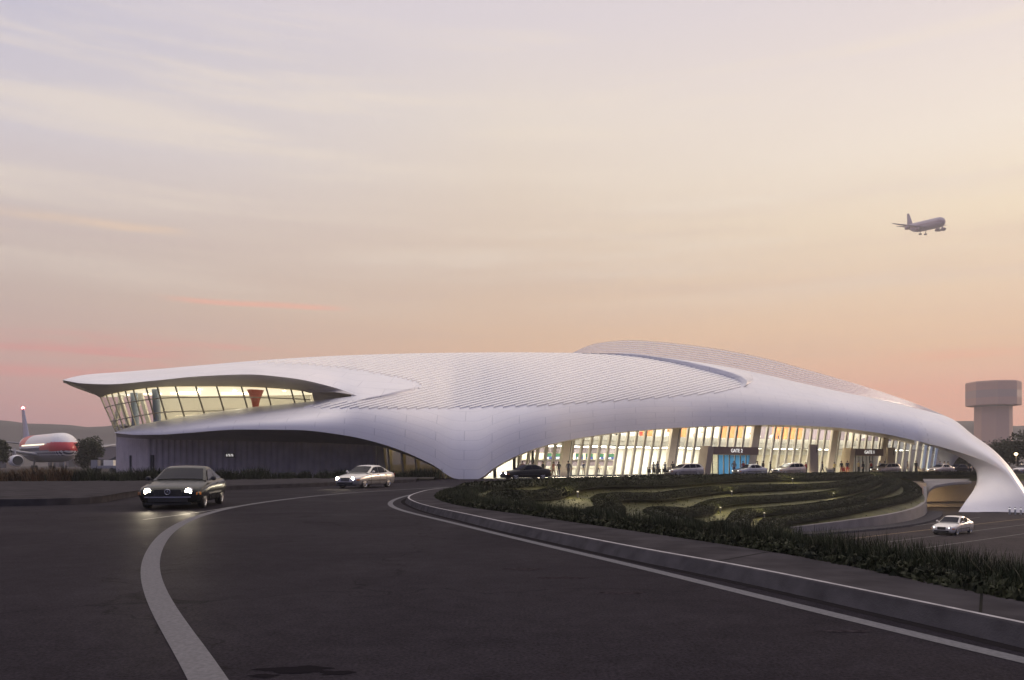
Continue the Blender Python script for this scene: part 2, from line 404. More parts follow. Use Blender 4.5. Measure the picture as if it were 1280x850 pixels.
    def bar(x0, x1, zc, hw, soft, col, f, c):
        w_ = m('MULTIPLY', mr(az, x0, x0 + soft, 0, 1, True), mr(az, x1 - soft, x1, 1, 0, True))
        dz = m('ABSOLUTE', m('SUBTRACT', m('ADD', sep.outputs['Z'], m('MULTIPLY', m('SUBTRACT', s3, .5), .012)), zc))
        k = m('MULTIPLY', m('MULTIPLY', mr(dz, 0, hw, 1, 0, True), w_), mr(s3, .34, .62, .25, 1, True))
        return mix(m('MULTIPLY', k, f), c, col)
    c = bar(-.62, -.36, .258, .008, .10, lin((236, 206, 174)), .9, c)
    c = bar(-.435, -.18, .188, .0055, .07, lin((242, 178, 150)), .95, c)
    c = bar(-.66, -.33, .124, .012, .10, lin((226, 136, 128)), .75, c)
    c = bar(-.66, -.38, .100, .010, .10, lin((228, 134, 126)), .7, c)
    c = bar(-.48, -.28, .136, .006, .07, lin((226, 146, 132)), .6, c)
    c = bar(.40, .62, .118, .009, .10, lin((246, 160, 124)), .6, c)
    # pink lit clouds low on the left and right
    s4 = streak(3.4, 38, 1.7, 6, .5)
    pk = m('MULTIPLY', m('MULTIPLY', mr(s4, .45, .66, 0, .6, True), band(.05, .155, .03)), mr(az, -.2, -.42, 0, 1, True))
    c = mix(pk, c, lin((232, 132, 122)))
    pk2 = m('MULTIPLY', m('MULTIPLY', mr(s4, .48, .68, 0, .25, True), band(.03, .14, .03)), mr(az, .2, .42, 0, 1, True))
    c = mix(pk2, c, lin((240, 150, 122)))
    c = mix(m('MULTIPLY', mr(s2, .55, .7, 0, .5, True), m('MULTIPLY', band(.12, .22, .04), mr(az, .2, .45))), c, lin((244, 196, 152)))
    c = mix(mr(ca, .55, -.25, 0, 1, True), c, B)
    sky = N('ShaderNodeTexSky'); sky.sky_type = 'NISHITA'; sky.sun_disc = False; sky.sun_elevation = SUN_EL; sky.sun_rotation = SUN_AZ
    sc = N('ShaderNodeVectorMath'); sc.operation = 'SCALE'; sc.inputs['Scale'].default_value = .10; Lk(sky.outputs[0], sc.inputs[0])
    c = mix(.03, c, sc.outputs[0])
    Lk(c, bg.inputs['Color']); bg.inputs['Strength'].default_value = 1.22
world()
sd = bpy.data.lights.new('sun', 'SUN'); sd.energy = 1.6; sd.angle = math.radians(12); sd.color = (1, .74, .52)
so = bpy.data.objects.new('sun', sd); COL.objects.link(so)
dirv = Vector((math.sin(SUN_AZ) * math.cos(SUN_EL), math.cos(SUN_AZ) * math.cos(SUN_EL), math.sin(SUN_EL)))
so.rotation_euler = dirv.to_track_quat('Z', 'Y').to_euler(); so.location = dirv * 200
vs = scene.view_settings; vs.view_transform = 'Standard'; vs.look = 'None'; vs.gamma = 1; vs.exposure = 0
cy = scene.cycles; scene.render.engine = 'CYCLES'
cy.use_denoising = True; cy.max_bounces = 7; cy.diffuse_bounces = 3; cy.glossy_bounces = 3; cy.transparent_max_bounces = 16
cy.transmission_bounces = 4; cy.volume_bounces = 0; cy.sample_clamp_indirect = 3; cy.caustics_reflective = False; cy.caustics_refractive = False
HAZE = True
if HAZE:
    hm = bpy.data.materials.new('haze'); hm.use_nodes = True; hn = hm.node_tree; hn.nodes.clear()
    ho = hn.nodes.new('ShaderNodeOutputMaterial'); hv = hn.nodes.new('ShaderNodeVolumePrincipled')
    hv.inputs['Color'].default_value = (.92, .9, .92, 1); hv.inputs['Density'].default_value = .00042; hv.inputs['Anisotropy'].default_value = .2
    hn.links.new(hv.outputs[0], ho.inputs['Volume'])
    hz = MB().box((0, 400, 183), (3000, 2200, 380)).build('haze', hm); hz['kind'] = 'stuff'

# ------------------------------------------------------------------ ground, bowl, roads
BK = [((70, -10), (70, -11.5)), ((45, -12), (45, -13.5)), ((25, -9), (24.5, -10.3)), ((13, -3), (12, -4.2)), ((8, 2), (6.8, 1)), ((6, 5), (4.9, 4.2)), ((4.9, 7.67), (4.2, 6.57)),
      ((4.55, 9.5), (3.71, 8.07)), ((4.05, 11.5), (2.95, 10.2)), ((3.3, 13.5), (2.0, 12.4)), ((2.48, 15.5), (1.1, 14.7)), ((1.3, 18.3), (-.1, 17.8)), ((.21, 21), (-1.3, 21.2)), ((-1.1, 23.8), (-2.5, 24.6)),
      ((-2.1, 26.8), (-3.4, 27.8)), ((-3.0, 31.4), (-4.15, 31.7)), ((-3.3, 36.7), (-4.4, 36.9)), ((-3.0, 42), (-4.1, 42.4)), ((-1.6, 47), (-2.6, 47.6)), ((1.5, 54), (.6, 54.8)), ((6, 61), (5.2, 61.9)),
      ((13, 71), (12.3, 71.9)), ((22, 81), (21.3, 81.9)), ((32, 91), (31.3, 92)), ((42, 99.5), (41.4, 100.4)), ((50, 105.5), (49.4, 106.4)), ((58, 109.5), (57.5, 110.4)), ((70, 113), (70, 114.2)),
      ((90, 110), (90.8, 111)), ((108, 90), (109, 91)), ((114, 60), (115.2, 60)), ((108, 25), (109, 24)), ((92, 0), (93, -1))]
NS = 8
Bc = catmull([b for b, k in BK], NS, True); Kc = catmull([k for b, k in BK], NS, True)
NB = len(Bc)
CEN = np.array((40.0, 50.0))
def ring(inner, outer_fn, z0, z1):
    return [[(*p, z0) for p in inner], [(*outer_fn(p), z1) for p in inner]]
def radial(p, R):
    d = p - CEN; return CEN + d / np.linalg.norm(d) * R
g = MB()
g.grid([[(*p, 0) for p in Bc], [(*radial(p, 260), 0) for p in Bc], [(*radial(p, 3000), 0) for p in Bc]], smooth=False, closed=True)
structure(g.build('ground', M['apron']))
# road: from the kerb outwards
def road_out(p):
    d = p - CEN; n = np.linalg.norm(d); a = math.atan2(d[1], d[0])
    R = n + 34
    return CEN + d / n * R
def road_pts():
    outer = []
    for p in Kc:
        q = road_out(p)
        outer.append(q)
    return outer
g = MB(); g.grid([[(*p, .004) for p in Kc], [(*p, .004) for p in road_pts()]], smooth=False, closed=True)
structure(g.build('road', M['asphalt']))
KZ = .19
g = MB()
edge_in = []
for i, p in enumerate(Kc):
    b = Bc[i]; d = b - p; n = np.linalg.norm(d); edge_in.append(p + d / n * min(.10, n * .2))
g.grid([[(*(p + (p - b_) / np.linalg.norm(p - b_) * .10), .002) for p, b_ in zip(Kc, Bc)], [(*p, KZ - .015) for p in Kc], [(*(p * .8 + q * .2), KZ) for p, q in zip(Kc, edge_in)]], 0, False, True)
g.grid([[(*(p * .8 + q * .2), KZ) for p, q in zip(Kc, edge_in)], [(*q, KZ) for q in edge_in]], 1, False, True)
structure(g.build('kerb', [M['kerb'], M['kerb_edge']]))
g = MB(); g.grid([[(*q, KZ - .004) for q in edge_in], [(*p, KZ - .004) for p in Bc], [(*p, -.4) for p in Bc]], 0, False, True)
for i in range(2, NB, 16):     # paving joints
    q, p = edge_in[i], Bc[i]; t = np.array((-(p - q)[1], (p - q)[0])); t = t / np.linalg.norm(t) * .012
    g.quad((*(q - t), KZ), (*(p - t), KZ), (*(p + t), KZ), (*(q + t), KZ), 1)
structure(g.build('pavement', [M['paving'], M['joint']]))

# lower level edge (x, y, z of the slope's foot)
LW = [((49.3, 95.2), -1.3), ((46.6, 90.0), -2.5), ((43, 84), -2.9), ((38.3, 77.5), -3.1), ((33, 72), -3.3), ((27.8, 68), -3.5), ((22.4, 64.2), -3.7)]
LE = LW + [((20.5, 58), -4.3), ((23, 47), -4.3), ((32, 37), -4.3), ((58, 29), -4.3), ((90, 34), -4.3), ((98, 60), -4.3), ((93, 84), -4.3), ((80, 98), -4.3), ((70, 107.5), -4.3), ((59, 108.6), -4.3), ((50.6, 105.0), -4.3), ((49.9, 103.6), -.8)]
LL = [np.array((*p, z)) for p, z in LE]
LLs = resample(LL, n=260, closed=True); LA = np.array(LLs)
def nearest_low(b):
    i = int(np.argmin((LA[:, 0] - b[0]) ** 2 + (LA[:, 1] - b[1]) ** 2)); return LA[i]
NL = np.array([nearest_low(b) for b in Bc])
for _ in range(6): NL = (np.roll(NL, 1, 0) + NL * 2 + np.roll(NL, -1, 0)) / 4
def stair(t, k=5):
    x = t * k; i = math.floor(x); f = x - i
    f = f * f * f * (f * (6 * f - 15) + 10)
    return .28 * t + .72 * (i + f) / k
def bowl(i, t):
    i = i % NB; i0 = int(math.floor(i)); fr = i - i0
    b = Bc[i0] * (1 - fr) + Bc[(i0 + 1) % NB] * fr; l = NL[i0] * (1 - fr) + NL[(i0 + 1) % NB] * fr
    p = b * (1 - t) + l[:2] * t; zb = .12
    return np.array((p[0], p[1], zb + (l[2] - zb) * stair(t)))
g = MB(); T = np.linspace(0, 1, 81)
g.grid([[bowl(i, t) for i in range(NB)] for t in T], 0, True, True)
structure(g.build('garden_slope', M['slope']))
# lower road sheet
cl = np.mean(LA[:, :2], axis=0)
g = MB(); lowp = [(*(cl + (p[:2] - cl) * 1.03), -4.2) for p in LA[::3]]
tun = []
g.add([(*cl, -4.2)] + lowp, [(0, i + 1, (i + 1) % len(lowp) + 1) for i in range(len(lowp))])
structure(g.build('lower_road', M['asphalt_lower']))
def stripe(name, P, wd, z, m, kind='structure', n=10):
    P = resample(catmull(P, n), step=.5); L_, R_ = [], []
    for i, p in enumerate(P):
        t = P[min(i + 1, len(P) - 1)] - P[max(i - 1, 0)]; t = t / np.linalg.norm(t); nn = np.array((-t[1], t[0]))
        L_.append((*(p + nn * wd / 2), z)); R_.append((*(p - nn * wd / 2), z))
    g = MB(); g.grid([L_, R_], 0, False); o = g.build(name, m); o['kind'] = kind; return o
# painted lines on the upper road
PL = [(2.2, -2.2), (.6, .6), (-.95, 3.3), (-2.08, 5.56), (-2.98, 7.1), (-4.05, 9.1), (-5.04, 11.1), (-6.1, 13.6), (-7.7, 18), (-9, 23), (-9.7, 28.8), (-9.4, 35.7), (-8.3, 41.7), (-6.0, 47.6), (-2.5, 55), (3, 65), (12, 78), (30, 97)]
def smooth(P, it=30):
    P = np.array(resample(catmull([np.array(p) for p in P], 10), step=.4))
    for _ in range(it): P[1:-1] = (P[:-2] + 2 * P[1:-1] + P[2:]) / 4
    return [tuple(p) for p in P[::3]]
PL = smooth(PL, 22)
stripe('road_line', PL, .25, .008, M['line'])
PR = [(14.5, -6.2), (9.0, -1.8), (5.9, 2.2), (4.5, 4.4), (3.86, 6.1), (3.2, 7.9), (2.50, 9.8), (1.75, 11.9), (.80, 14.2), (-.35, 17.2), (-1.75, 21), (-3.6, 25.8), (-4.55, 29.5), (-4.95, 33.5), (-4.95, 38), (-4.5, 43), (-3.2, 48.3), (0, 55.4)]
PR = smooth(PR, 40)
stripe('road_edge_line', PR, .19, .008, M['line'])
stripe('merge_line', [(-9.9, 21.5), (-9.75, 23.5), (-9.7, 25.8), (-9.75, 28)], .12, .0078, M['line_worn'])
# gutter joint against the kerb
stripe('gutter', [tuple(p + (p - b_) / np.linalg.norm(p - b_) * .19) for p, b_ in list(zip(Kc, Bc))[4 * NS:19 * NS:4]], .16, .0062, mat('gutter_dark', (.02, .018, .02), .9, spec=.0), n=3)
# lower level lines
stripe('lower_road_line', [(13, 46.8), (26.4, 57.6), (37, 66.2), (48, 75), (70, 92)], .14, -4.192, M['line_worn'])
stripe('lower_road_edge_line', [(20, 47.8), (28, 54.3), (42, 65.5), (60, 80)], .14, -4.192, M['line_worn'])
stripe('lower_road_centre_line', [(22, 57.8), (29, 63.6), (40, 72.5), (58, 87)], .14, -4.192, M['line_yellow'])
stripe('lower_road_far_line', [(24, 63.5), (31, 68.5), (40, 76.3), (50, 85.5)], .14, -4.192, M['line_worn'])
# wear on the asphalt: a sealed seam, an oil stain, tyre scuffs
M['stain'] = mat('oil_stain', (.0135, .012, .0145), .9, spec=.0); M['scuff'] = mat('tyre_scuff', (.033, .028, .032), .9, noise=.5, nscale=14, spec=.0)
def blotch(name, c, rx, ry, m_, z, seed):
    r_ = random.Random(seed); ph = [r_.uniform(0, 6) for _ in range(4)]
    V = [(c[0] + rx * math.cos(a) * (1 + .22 * math.sin(3 * a + ph[0]) + .12 * math.sin(7 * a + ph[1])), c[1] + ry * math.sin(a) * (1 + .2 * math.sin(4 * a + ph[2]) + .1 * math.sin(9 * a + ph[3])), z) for a in np.linspace(0, 2 * PI, 41)[:-1]]
    structure(MB().poly(V).build(name, m_))
for i_, (px_, py_, rx, ry) in enumerate(((372, 838, .26, .10), (420, 842, .12, .06), (330, 846, .1, .05))):
    q = gnd(px_, py_); blotch('road_stain', q, rx, ry, M['stain'], .0064 + i_ * .0003, i_)
for i_, (px_, py_, rx, ry) in enumerate(((778, 742, .28, .10), (700, 723, .34, .10), (655, 712, .30, .12), (1060, 790, .22, .05))):
    q = gnd(px_, py_); blotch('road_scuff', q, rx, ry, M['scuff'], .0064 + i_ * .0003, 20 + i_)
# left traffic island
IF = [gnd(-260, 640), gnd(-60, 634), gnd(60, 632), gnd(118, 629.5), gnd(150, 624), gnd(200, 617), gnd(300, 612), gnd(370, 609.5), gnd(440, 606), gnd(520, 603)]
IB = [(-62, 34), (-50, 44), (-47, 50), (-44, 54), (-41, 58), (-37, 62), (-30, 66), (-24, 69), (-17, 72), (-8.5, 73)]
IFc = resample(catmull([p[:2] for p in IF], 6), n=60); IBc = resample(catmull(IB, 6), n=60)
g = MB(); g.grid([[(*p, .002) for p in IFc], [(p[0], p[1] + .02, .25) for p in IFc], [(p[0], p[1] + .22, .27) for p in IFc], [(*p, .27) for p in IBc], [(*p, .0) for p in IBc]], 0, False)
structure(g.build('traffic_island', M['paving']))
# ------------------------------------------------------------------ hills
g = MB(); rows = []
azs = np.linspace(-1.5, 1.5, 161)
def hh(a):
    return 46 + 2.5 * math.sin(a * 5 + 1.0) + 2 * math.sin(a * 13 + 2) + 2.2 * math.sin(a * 41) + 1.2 * math.sin(a * 97 + 1)
for R, k in ((700, 0), (790, .35), (880, .75), (980, 1.0), (1100, .8), (1300, 0)):
    rows.append([(R * math.sin(a) / max(math.cos(a), .25) * max(math.cos(a), .25), R * math.cos(a), -1 + hh(a + (R - 980) * .0002) * k + (1.5 * math.sin(a * 60 + R) if 0 < k < 1 else 0)) for a in azs])
g.grid(rows); structure(g.build('hills', M['hill']))
# ------------------------------------------------------------------ terminal building
TB = thing('terminal_building', 'white flowing airport terminal with a louvred roof and slanted glass front', 'airport terminal', (20, 110, 0))
TO = (20, 110, 0)
def tpart(mb, name, m, parent=None, **k): return mb.build(name, m, parent if parent is not None else TB, off=TO, **k)
def fn(tab): # (px, y, d) table -> functions y(px), d(px)
    xs = [t[0] for t in tab]; return pchip(xs, [t[1] for t in tab]), pchip(xs, [t[2] for t in tab])
E_tab = [(142, 541, 86), (155, 542.6, 84), (170, 543.6, 82.5), (200, 543.3, 80), (230, 541.5, 78.5), (300, 537, 76.5), (370, 537.5, 75), (430, 544, 75), (446, 547, 75.2), (490, 559, 76), (540, 580.5, 78), (572, 599, 79), (585, 599.3, 79), (598, 599, 79), (614, 587.5, 79.6), (630, 577.5, 80.5), (655, 566, 81.6), (680, 557.5, 83), (740, 545, 88.5), (800, 538, 94), (880, 533, 102), (960, 531.2, 108), (1030, 533.5, 112), (1100, 541.5, 114), (1150, 552, 113.5)]
T_tab = [(78, 475, 88), (90, 471.5, 91), (110, 468, 95), (150, 465, 100), (200, 461, 104), (260, 455.7, 107), (330, 450, 109.5), (400, 445.7, 111.5), (446, 443.7, 112), (560, 441, 114), (640, 440.5, 116), (715, 441, 119), (780, 441.5, 121), (830, 446.5, 123), (900, 456.5, 125), (960, 468.5, 126), (1000, 478, 126), (1050, 489, 125), (1100, 499, 124), (1150, 511, 121.5)]
S_tab = [(142, 541, 86), (155, 536, 88.5), (170, 531.5, 90), (200, 526, 91), (250, 517.5, 91), (310, 509.5, 90), (380, 502.5, 87), (446, 494, 82.8)]
F_tab = [(78, 475, 88), (90, 477.3, 86.4), (100, 479, 85), (135, 480.3, 82), (190, 476, 80), (250, 470.3, 79), (310, 468, 79), (360, 472, 80), (420, 485, 82), (446, 494, 82.8)]
Ey, Ed = fn(E_tab); Ty, Td = fn(T_tab); Sy, Sd = fn(S_tab); Fy, Fd = fn(F_tab)
VS = .507
def gprof(v): v = min(max(v, 0), 1); return .6 * v ** 3.3 + .4 * (1 - math.sqrt(max(0, 1 - v ** 3)))
GS = gprof(VS)
def _fix(tab):
    py = Ey(446) + (Ty(446) - Ey(446)) * VS; tab[-1] = (446, py, Ed(446) + (Td(446) - Ed(446)) * GS)
_fix(S_tab); _fix(F_tab); Sy, Sd = fn(S_tab); Fy, Fd = fn(F_tab)
def d_main(px, py):
    v = (Ey(px) - py) / (Ey(px) - Ty(px)); return Ed(px) + (Td(px) - Ed(px)) * gprof(v)
def d_up(px, py):
    wv = (Fy(px) - py) / max(Fy(px) - Ty(px), 1e-3); return Fd(px) + (Td(px) - Fd(px)) * (gprof(VS + (1 - VS) * min(max(wv, 0), 1)) - GS) / (1 - GS)
def d_low(px, py):
    wv = (Ey(px) - py) / max(Ey(px) - Sy(px), 1e-3); return Ed(px) + (Sd(px) - Ed(px)) * gprof(VS * min(max(wv, 0), 1)) / GS
def base_d(px, py):
    if px >= 446: return d_main(px, py)
    return d_up(px, py) if py <= (Fy(px) + Sy(px)) / 2 else d_low(px, py)
def base(px, py): return at(px, py, base_d(px, py))
NLW, NUP = 9, 16
vl = [VS * j / NLW for j in range(NLW + 1)]; vu = [VS + (1 - VS) * (1 - (1 - j / NUP) ** 1.5) for j in range(NUP + 1)]
sh = MB()
pxs = list(np.arange(446, 1150.1, 8.0))
cols = [[at(p, Ey(p) + (Ty(p) - Ey(p)) * v, Ed(p) + (Td(p) - Ed(p)) * gprof(v)) for v in vl + vu[1:]] for p in pxs]
fan = [((1150, 552, 113.5), (1150, 511, 121.5), (1150, 554, 114.3)), ((1185, 561, 109.5), (1190, 523.5, 117), (1185, 565, 111.3)), ((1215, 570.5, 104.2), (1216, 543.5, 112), (1209, 577, 107.8)), ((1240, 580.5, 99.6), (1241, 561.5, 106.5), (1222, 590, 105)),
       ((1258, 591.5, 96.6), (1261, 582, 102), (1222.5, 602, 102)), ((1270, 606, 94.6), (1276, 603, 99), (1216, 614, 99)), ((1280, 622, 93), (1287, 621, 96), (1206, 628, 96.6)), ((1288, 641.5, 92), (1296, 641.5, 94), (1197, 641.5, 95))]
fs = catmull([np.array(a + b + c) for a, b, c in fan], 4)
for q in fs[1:]:
    e, t = q[0:3], q[3:6]
    cols.append([at(e[0] + (t[0] - e[0]) * v, e[1] + (t[1] - e[1]) * v, e[2] + (t[2] - e[2]) * gprof(v)) for v in vl + vu[1:]])
sh.grid(cols)
pl_ = [142.0 + (446 - 142) * (i / 44.0) ** 1.25 for i in range(45)]
colsL = []
for p in pl_:
    colsL.append([at(p, Ey(p) + (Sy(p) - Ey(p)) * v / VS, Ed(p) + (Sd(p) - Ed(p)) * gprof(v) / GS) for v in vl])
sh.grid(colsL)
pu_ = [78.0 + (446 - 78) * (i / 56.0) ** 1.3 for i in range(57)]
colsU = []
for p in pu_:
    colsU.append([at(p, Fy(p) + (Ty(p) - Fy(p)) * (v - VS) / (1 - VS), Fd(p) + (Td(p) - Fd(p)) * (gprof(v) - GS) / (1 - GS)) for v in vu])
sh.grid(colsU)
# rear side of the roof beyond the ridge
backs = []
for c, zl in [(c, None) for c in colsU[:-1]] + [(c, 0.0) for c in cols]:
    t = c[-1]
    H = 2.6 if zl is None else max(t.z + (4.2 if t.x > 60 and t.z < 4 else 0), .8)
    if zl is None:
        k = (colsU.index(c) / 56.0); H = max(.3, min(2.2 + (t.z - 2) * k ** 3, 18) * min(1, k * 6 + .05))
    else:
        ci = next(i for i, q in enumerate(cols) if q is c); kx_ = ci / 88.0 if ci < 88 else 1.0
        if ci > 70: H *= 1 - .8 * min((ci - 70) / 18.0, 1)
        if ci >= len(pxs): H = min(H, 1.6)
    r = [t]
    for dy, dz in ((.10, .0), (.3, .04), (.7, .2), (1.2, .5), (1.6, 1.0)):
        r.append(Vector((t.x + t.x / t.y * H * dy * .5, t.y + H * dy, t.z - H * dz)))
    backs.append(r)
sh.grid(backs)
# inner rim closing the lower lobe behind the sill and the upper lobe's thickness
shell = tpart(sh, 'roof_shell', M['shell'], weld=.004, recalc=False)
# UVs in metres along / across for panel joints
me = shell.data; uv = me.uv_layers.new(name='UVMap')
UVV = {}
from mathutils import kdtree
kd_pts = []
for cset, vv, yf in ((cols, vl + vu[1:], None), (colsL, vl, None), (colsU, vu, None)):
    for c in cset:
        for v_, q in zip(vv, c): kd_pts.append((q - Vector(TO), v_ * 30.0))
kd = kdtree.KDTree(len(kd_pts))
for i_, (q, _) in enumerate(kd_pts): kd.insert(q, i_)
kd.balance()
for vtx in me.vertices: UVV[vtx.index] = kd_pts[kd.find(vtx.co)[1]][1]
for l in me.loops:
    co = me.vertices[l.vertex_index].co; uv.data[l.index].uv = (co.x * 1.0, UVV.get(l.vertex_index, 0))
# soffits --------------------------------------------------------------
so_ = MB()
# upper soffit: canopy edge to window head
Fp = [(78, 475, 88), (88, 477, 86.6), (100, 479, 85), (135, 480.3, 82), (190, 476, 80), (250, 470.3, 79), (310, 468, 79), (360, 472, 80), (420, 485, 82), (446, 494, 82.8)]
Gp = [(125, 497, 100), (129, 495, 98.5), (135, 493, 97), (158, 488.5, 93.5), (195, 484, 91.5), (250, 483, 90.5), (305, 483.5, 90), (345, 485.5, 89), (375, 488.5, 87.8), (388, 491.5, 86.5)]
Fs = [at(*p) for p in catmull(Fp, 8)]
def Fedge(p): return at(p[0], Fy(p[0]), Fd(p[0]))
Fs = [Fedge(p) for p in catmull(Fp, 8)]
Gs = [at(*p) for p in catmull(Gp, 8)]
rows = []
for a, b in zip(Fs, Gs):
    rows.append([a.lerp(b, k) + Vector((0, 0, .22 * math.sin(PI * k))) for k in (0, .1, .25, .45, .7, 1)])
so_.grid(rows)
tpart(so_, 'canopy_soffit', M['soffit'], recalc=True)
so_ = MB(); rows = []
Wp = {142: (146, 546, 97), 155: (160, 547.5, 93), 170: (178, 548.5, 89.5), 200: (205, 549.3, 88.3), 230: (235, 550, 88), 300: (300, 551.5, 88), 370: (370, 553, 87.5), 430: (430, 555, 87), 470: (470, 557.5, 86.5), 500: (500, 566, 85.2), 540: (543, 584, 82), 572: (573, 599, 80)}
ks = sorted(Wp); Wf = [pchip(ks, [Wp[k][j] for k in ks]) for j in range(3)]
for p in np.arange(142, 573, 6.0):
    a = at(p, Ey(p), Ed(p)); b = at(Wf[0](p), Wf[1](p), Wf[2](p)); rows.append([a.lerp(b, k) + Vector((0, 0, .25 * math.sin(PI * k))) for k in (0, .15, .4, .7, 1)])
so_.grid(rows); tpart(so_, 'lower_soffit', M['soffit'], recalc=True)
# facade line -----------------------------------------------------------
FB = [(600, 80.6), (612, 82.5), (640, 85.6), (700, 92), (800, 100.5), (900, 108.5), (1000, 116.5), (1100, 124.5), (1174, 130.5), (1190, 131.5)]
fdep = pchip([a for a, _ in FB], [b for _, b in FB])
def fbase(px): d = fdep(px); return Vector(((px - CX) / FPX * d, d, 0))
def ftan(px): return (fbase(px + 2) - fbase(px - 2)).normalized()
def fnor(px): t = ftan(px); return Vector((t.y, -t.x, 0))          # towards the camera
LEAN = .21
def fac(px, z, off=0.0): return fbase(px) + ftan(px) * (LEAN * z) + fnor(px) * off + Vector((0, 0, z))
def px_of(p): return CX + p[0] / p[1] * FPX
def py_of(p): return HY - (p[2] - EYE) / p[1] * FPX
def ztop(px, lean=True, extra=.9):
    z = .3
    for _ in range(60):
        p = fac(px, z) if lean else fac(px, z) 
        if py_of(p) < Ey(min(px_of(p), 1149)) - 1: break
        z += .15
    return z + extra
soR = MB(); rows = []
for p in list(np.arange(598, 1150, 8.0)):
    a = at(p, Ey(p), Ed(p)); dlt = 1.0 + 5.5 * min(max((p - 900) / 250, 0), 1)
    b = at(p + 2, Ey(p) + dlt, fdep(p + 2) - .6 if p > 606 else 80.5)
    rows.append([a, a.lerp(b, .35) + Vector((0, 0, .12)), a.lerp(b, .7) + Vector((0, 0, .12)), b])
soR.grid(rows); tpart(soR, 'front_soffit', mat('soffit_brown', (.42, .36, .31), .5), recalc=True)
# right-hand landing leg: inner face between crease and inner edge ---------------
lg = MB(); rows = []
for q in fs:
    e, i_ = Vector(at(*q[0:3])), Vector(at(*q[6:9])); w_ = (e - i_).length
    rows.append([e.lerp(i_, k) + Vector((.25, .9, .1)) * (math.sin(PI * k) * min(w_ * .16, 1.1)) for k in (0, .08, .2, .4, .6, .8, .93, 1)])
lg.grid(rows)
rowb = []
for q in fs[4:]:                                    # rear of the leg
    i_, t = Vector(at(*q[6:9])), Vector(at(*q[3:6])); rowb.append([i_ , i_.lerp(t, .12) + Vector((.3, 1.6, 0)), i_.lerp(t, .5) + Vector((.6, 3.2, .3)), i_.lerp(t, .9) + Vector((.3, 1.8, .2)), t])
lg.grid(rowb)
leg = tpart(lg, 'landing_leg', M['shell'])
uvl = leg.data.uv_layers.new(name='UVMap')
for l in leg.data.loops:
    co = leg.data.vertices[l.vertex_index].co; uvl.data[l.index].uv = (2.5 + co.x * .001, 1.1)
# rear leg seen past the end of the glass front
lg = MB(); ctr = at(1183, 589, 141); rows = []
for z, r in ((-.2, 1.2), (.6, 1.3), (1.6, 1.8), (2.6, 2.8), (3.6, 4.6), (4.6, 7.2), (5.4, 10)):
    rows.append([(ctr.x + .55 * r * math.cos(a) + z * .1, ctr.y + r * .6 * math.sin(a), z) for a in np.linspace(0, 2 * PI, 20)[:-1]])
lg.grid(rows, closed=True); tpart(lg, 'rear_leg', M['shell'])
# louvred roof ------------------------------------------------------------
RP = [(360, 510), (430, 511.8), (500, 512), (560, 511.5), (620, 510), (680, 508), (740, 504.5), (800, 500.5), (860, 496), (900, 491.5), (922, 487), (929, 482.5), (925, 477.5), (900, 468.5), (870, 460.5), (840, 453.5), (800, 446.5), (760, 442.6), (720, 441.7), (640, 441.3), (560, 441.8), (446, 444.6), (400, 446.6), (340, 450.5), (300, 453.6), (330, 454.2), (380, 456.5), (420, 460), (460, 465.8), (500, 473.8), (520, 479.2), (527, 482.6), (521, 487.5), (505, 492), (480, 496.8), (440, 501.8), (400, 506)]
def inside(x, y, P=RP):
    c = False; j = len(P) - 1
    for i in range(len(P)):
        if (P[i][1] > y) != (P[j][1] > y) and x < (P[j][0] - P[i][0]) * (y - P[i][1]) / (P[j][1] - P[i][1]) + P[i][0]: c = not c
        j = i
    return c
UPN = Vector((0, -.42, .9))
rb = MB(); SP = 3.05; SL = -.27
for kc in range(-95, 95):
    c0 = 470 + kc * SP; run = []
    def flush():
        if len(run) > 2:
            rows = [[], [], [], []]
            for x, y in run:
                y2 = max(y - SP * 1.06, Ty(x) + .25); p0 = base(x, y); p1 = base(x, y2)
                rows[0].append(p0 - UPN * .05); rows[1].append(p0 + UPN * .10); rows[2].append(p0.lerp(p1, .3) + UPN * .097); rows[3].append(p1 + UPN * .0)
            rb.grid(rows, 0, False)
    for x in np.arange(296, 932, 3.0):
        y = c0 + SL * (x - 640) + 10 * math.sin((x - 500) / 420.0)
        if inside(x, y): run.append((x, y))
        else:
            flush(); run = []
    flush()
tpart(rb, 'louvred_roof', M['rib'])
# raised lips along the louvre field
def lip(C, hs, name, back=26):
    mb = MB(); rows = []
    cs = catmull(C, 6); n = len(cs)
    for i, p in enumerate(cs):
        h = np.interp(i / (n - 1), [a for a, _ in hs], [b for _, b in hs])
        x, y = p; t = cs[min(i + 1, n - 1)] - cs[max(i - 1, 0)]; t = t / np.linalg.norm(t)
        nx, ny = t[1], -t[0]
        if ny > 0: nx, ny = -nx, -ny
        d0 = base_d(x, y)
        tyc = lambda X, Y: (X, max(Y, Ty(X) + .3))
        a1 = tyc(x + nx * h, y + ny * h); a2 = tyc(x + nx * (h + 1.5), y + ny * (h + 1.5)); a3 = tyc(x + nx * (h + back), y + ny * (h + back))
        rows.append([at(x, y, d0 + .1), at(*a1, d0 - .1), at(*a2, d0 + .9), at(*a3, base_d(*a3) - .02)])
    mb.grid(rows); o = tpart(mb, name, M['shell'])
    u = o.data.uv_layers.new(name='UVMap')
    for l in o.data.loops:
        co = o.data.vertices[l.vertex_index].co; u.data[l.index].uv = (co.x, co.z)
lip([(722, 441.9), (760, 443.2), (800, 447), (840, 453.8), (870, 460.6), (900, 468.6), (918, 474.5), (927, 479.3), (929.5, 483.2)], [(0, .2), (.2, 3), (.6, 6), (.9, 6.5), (1, 3)], 'roof_lip', 10)
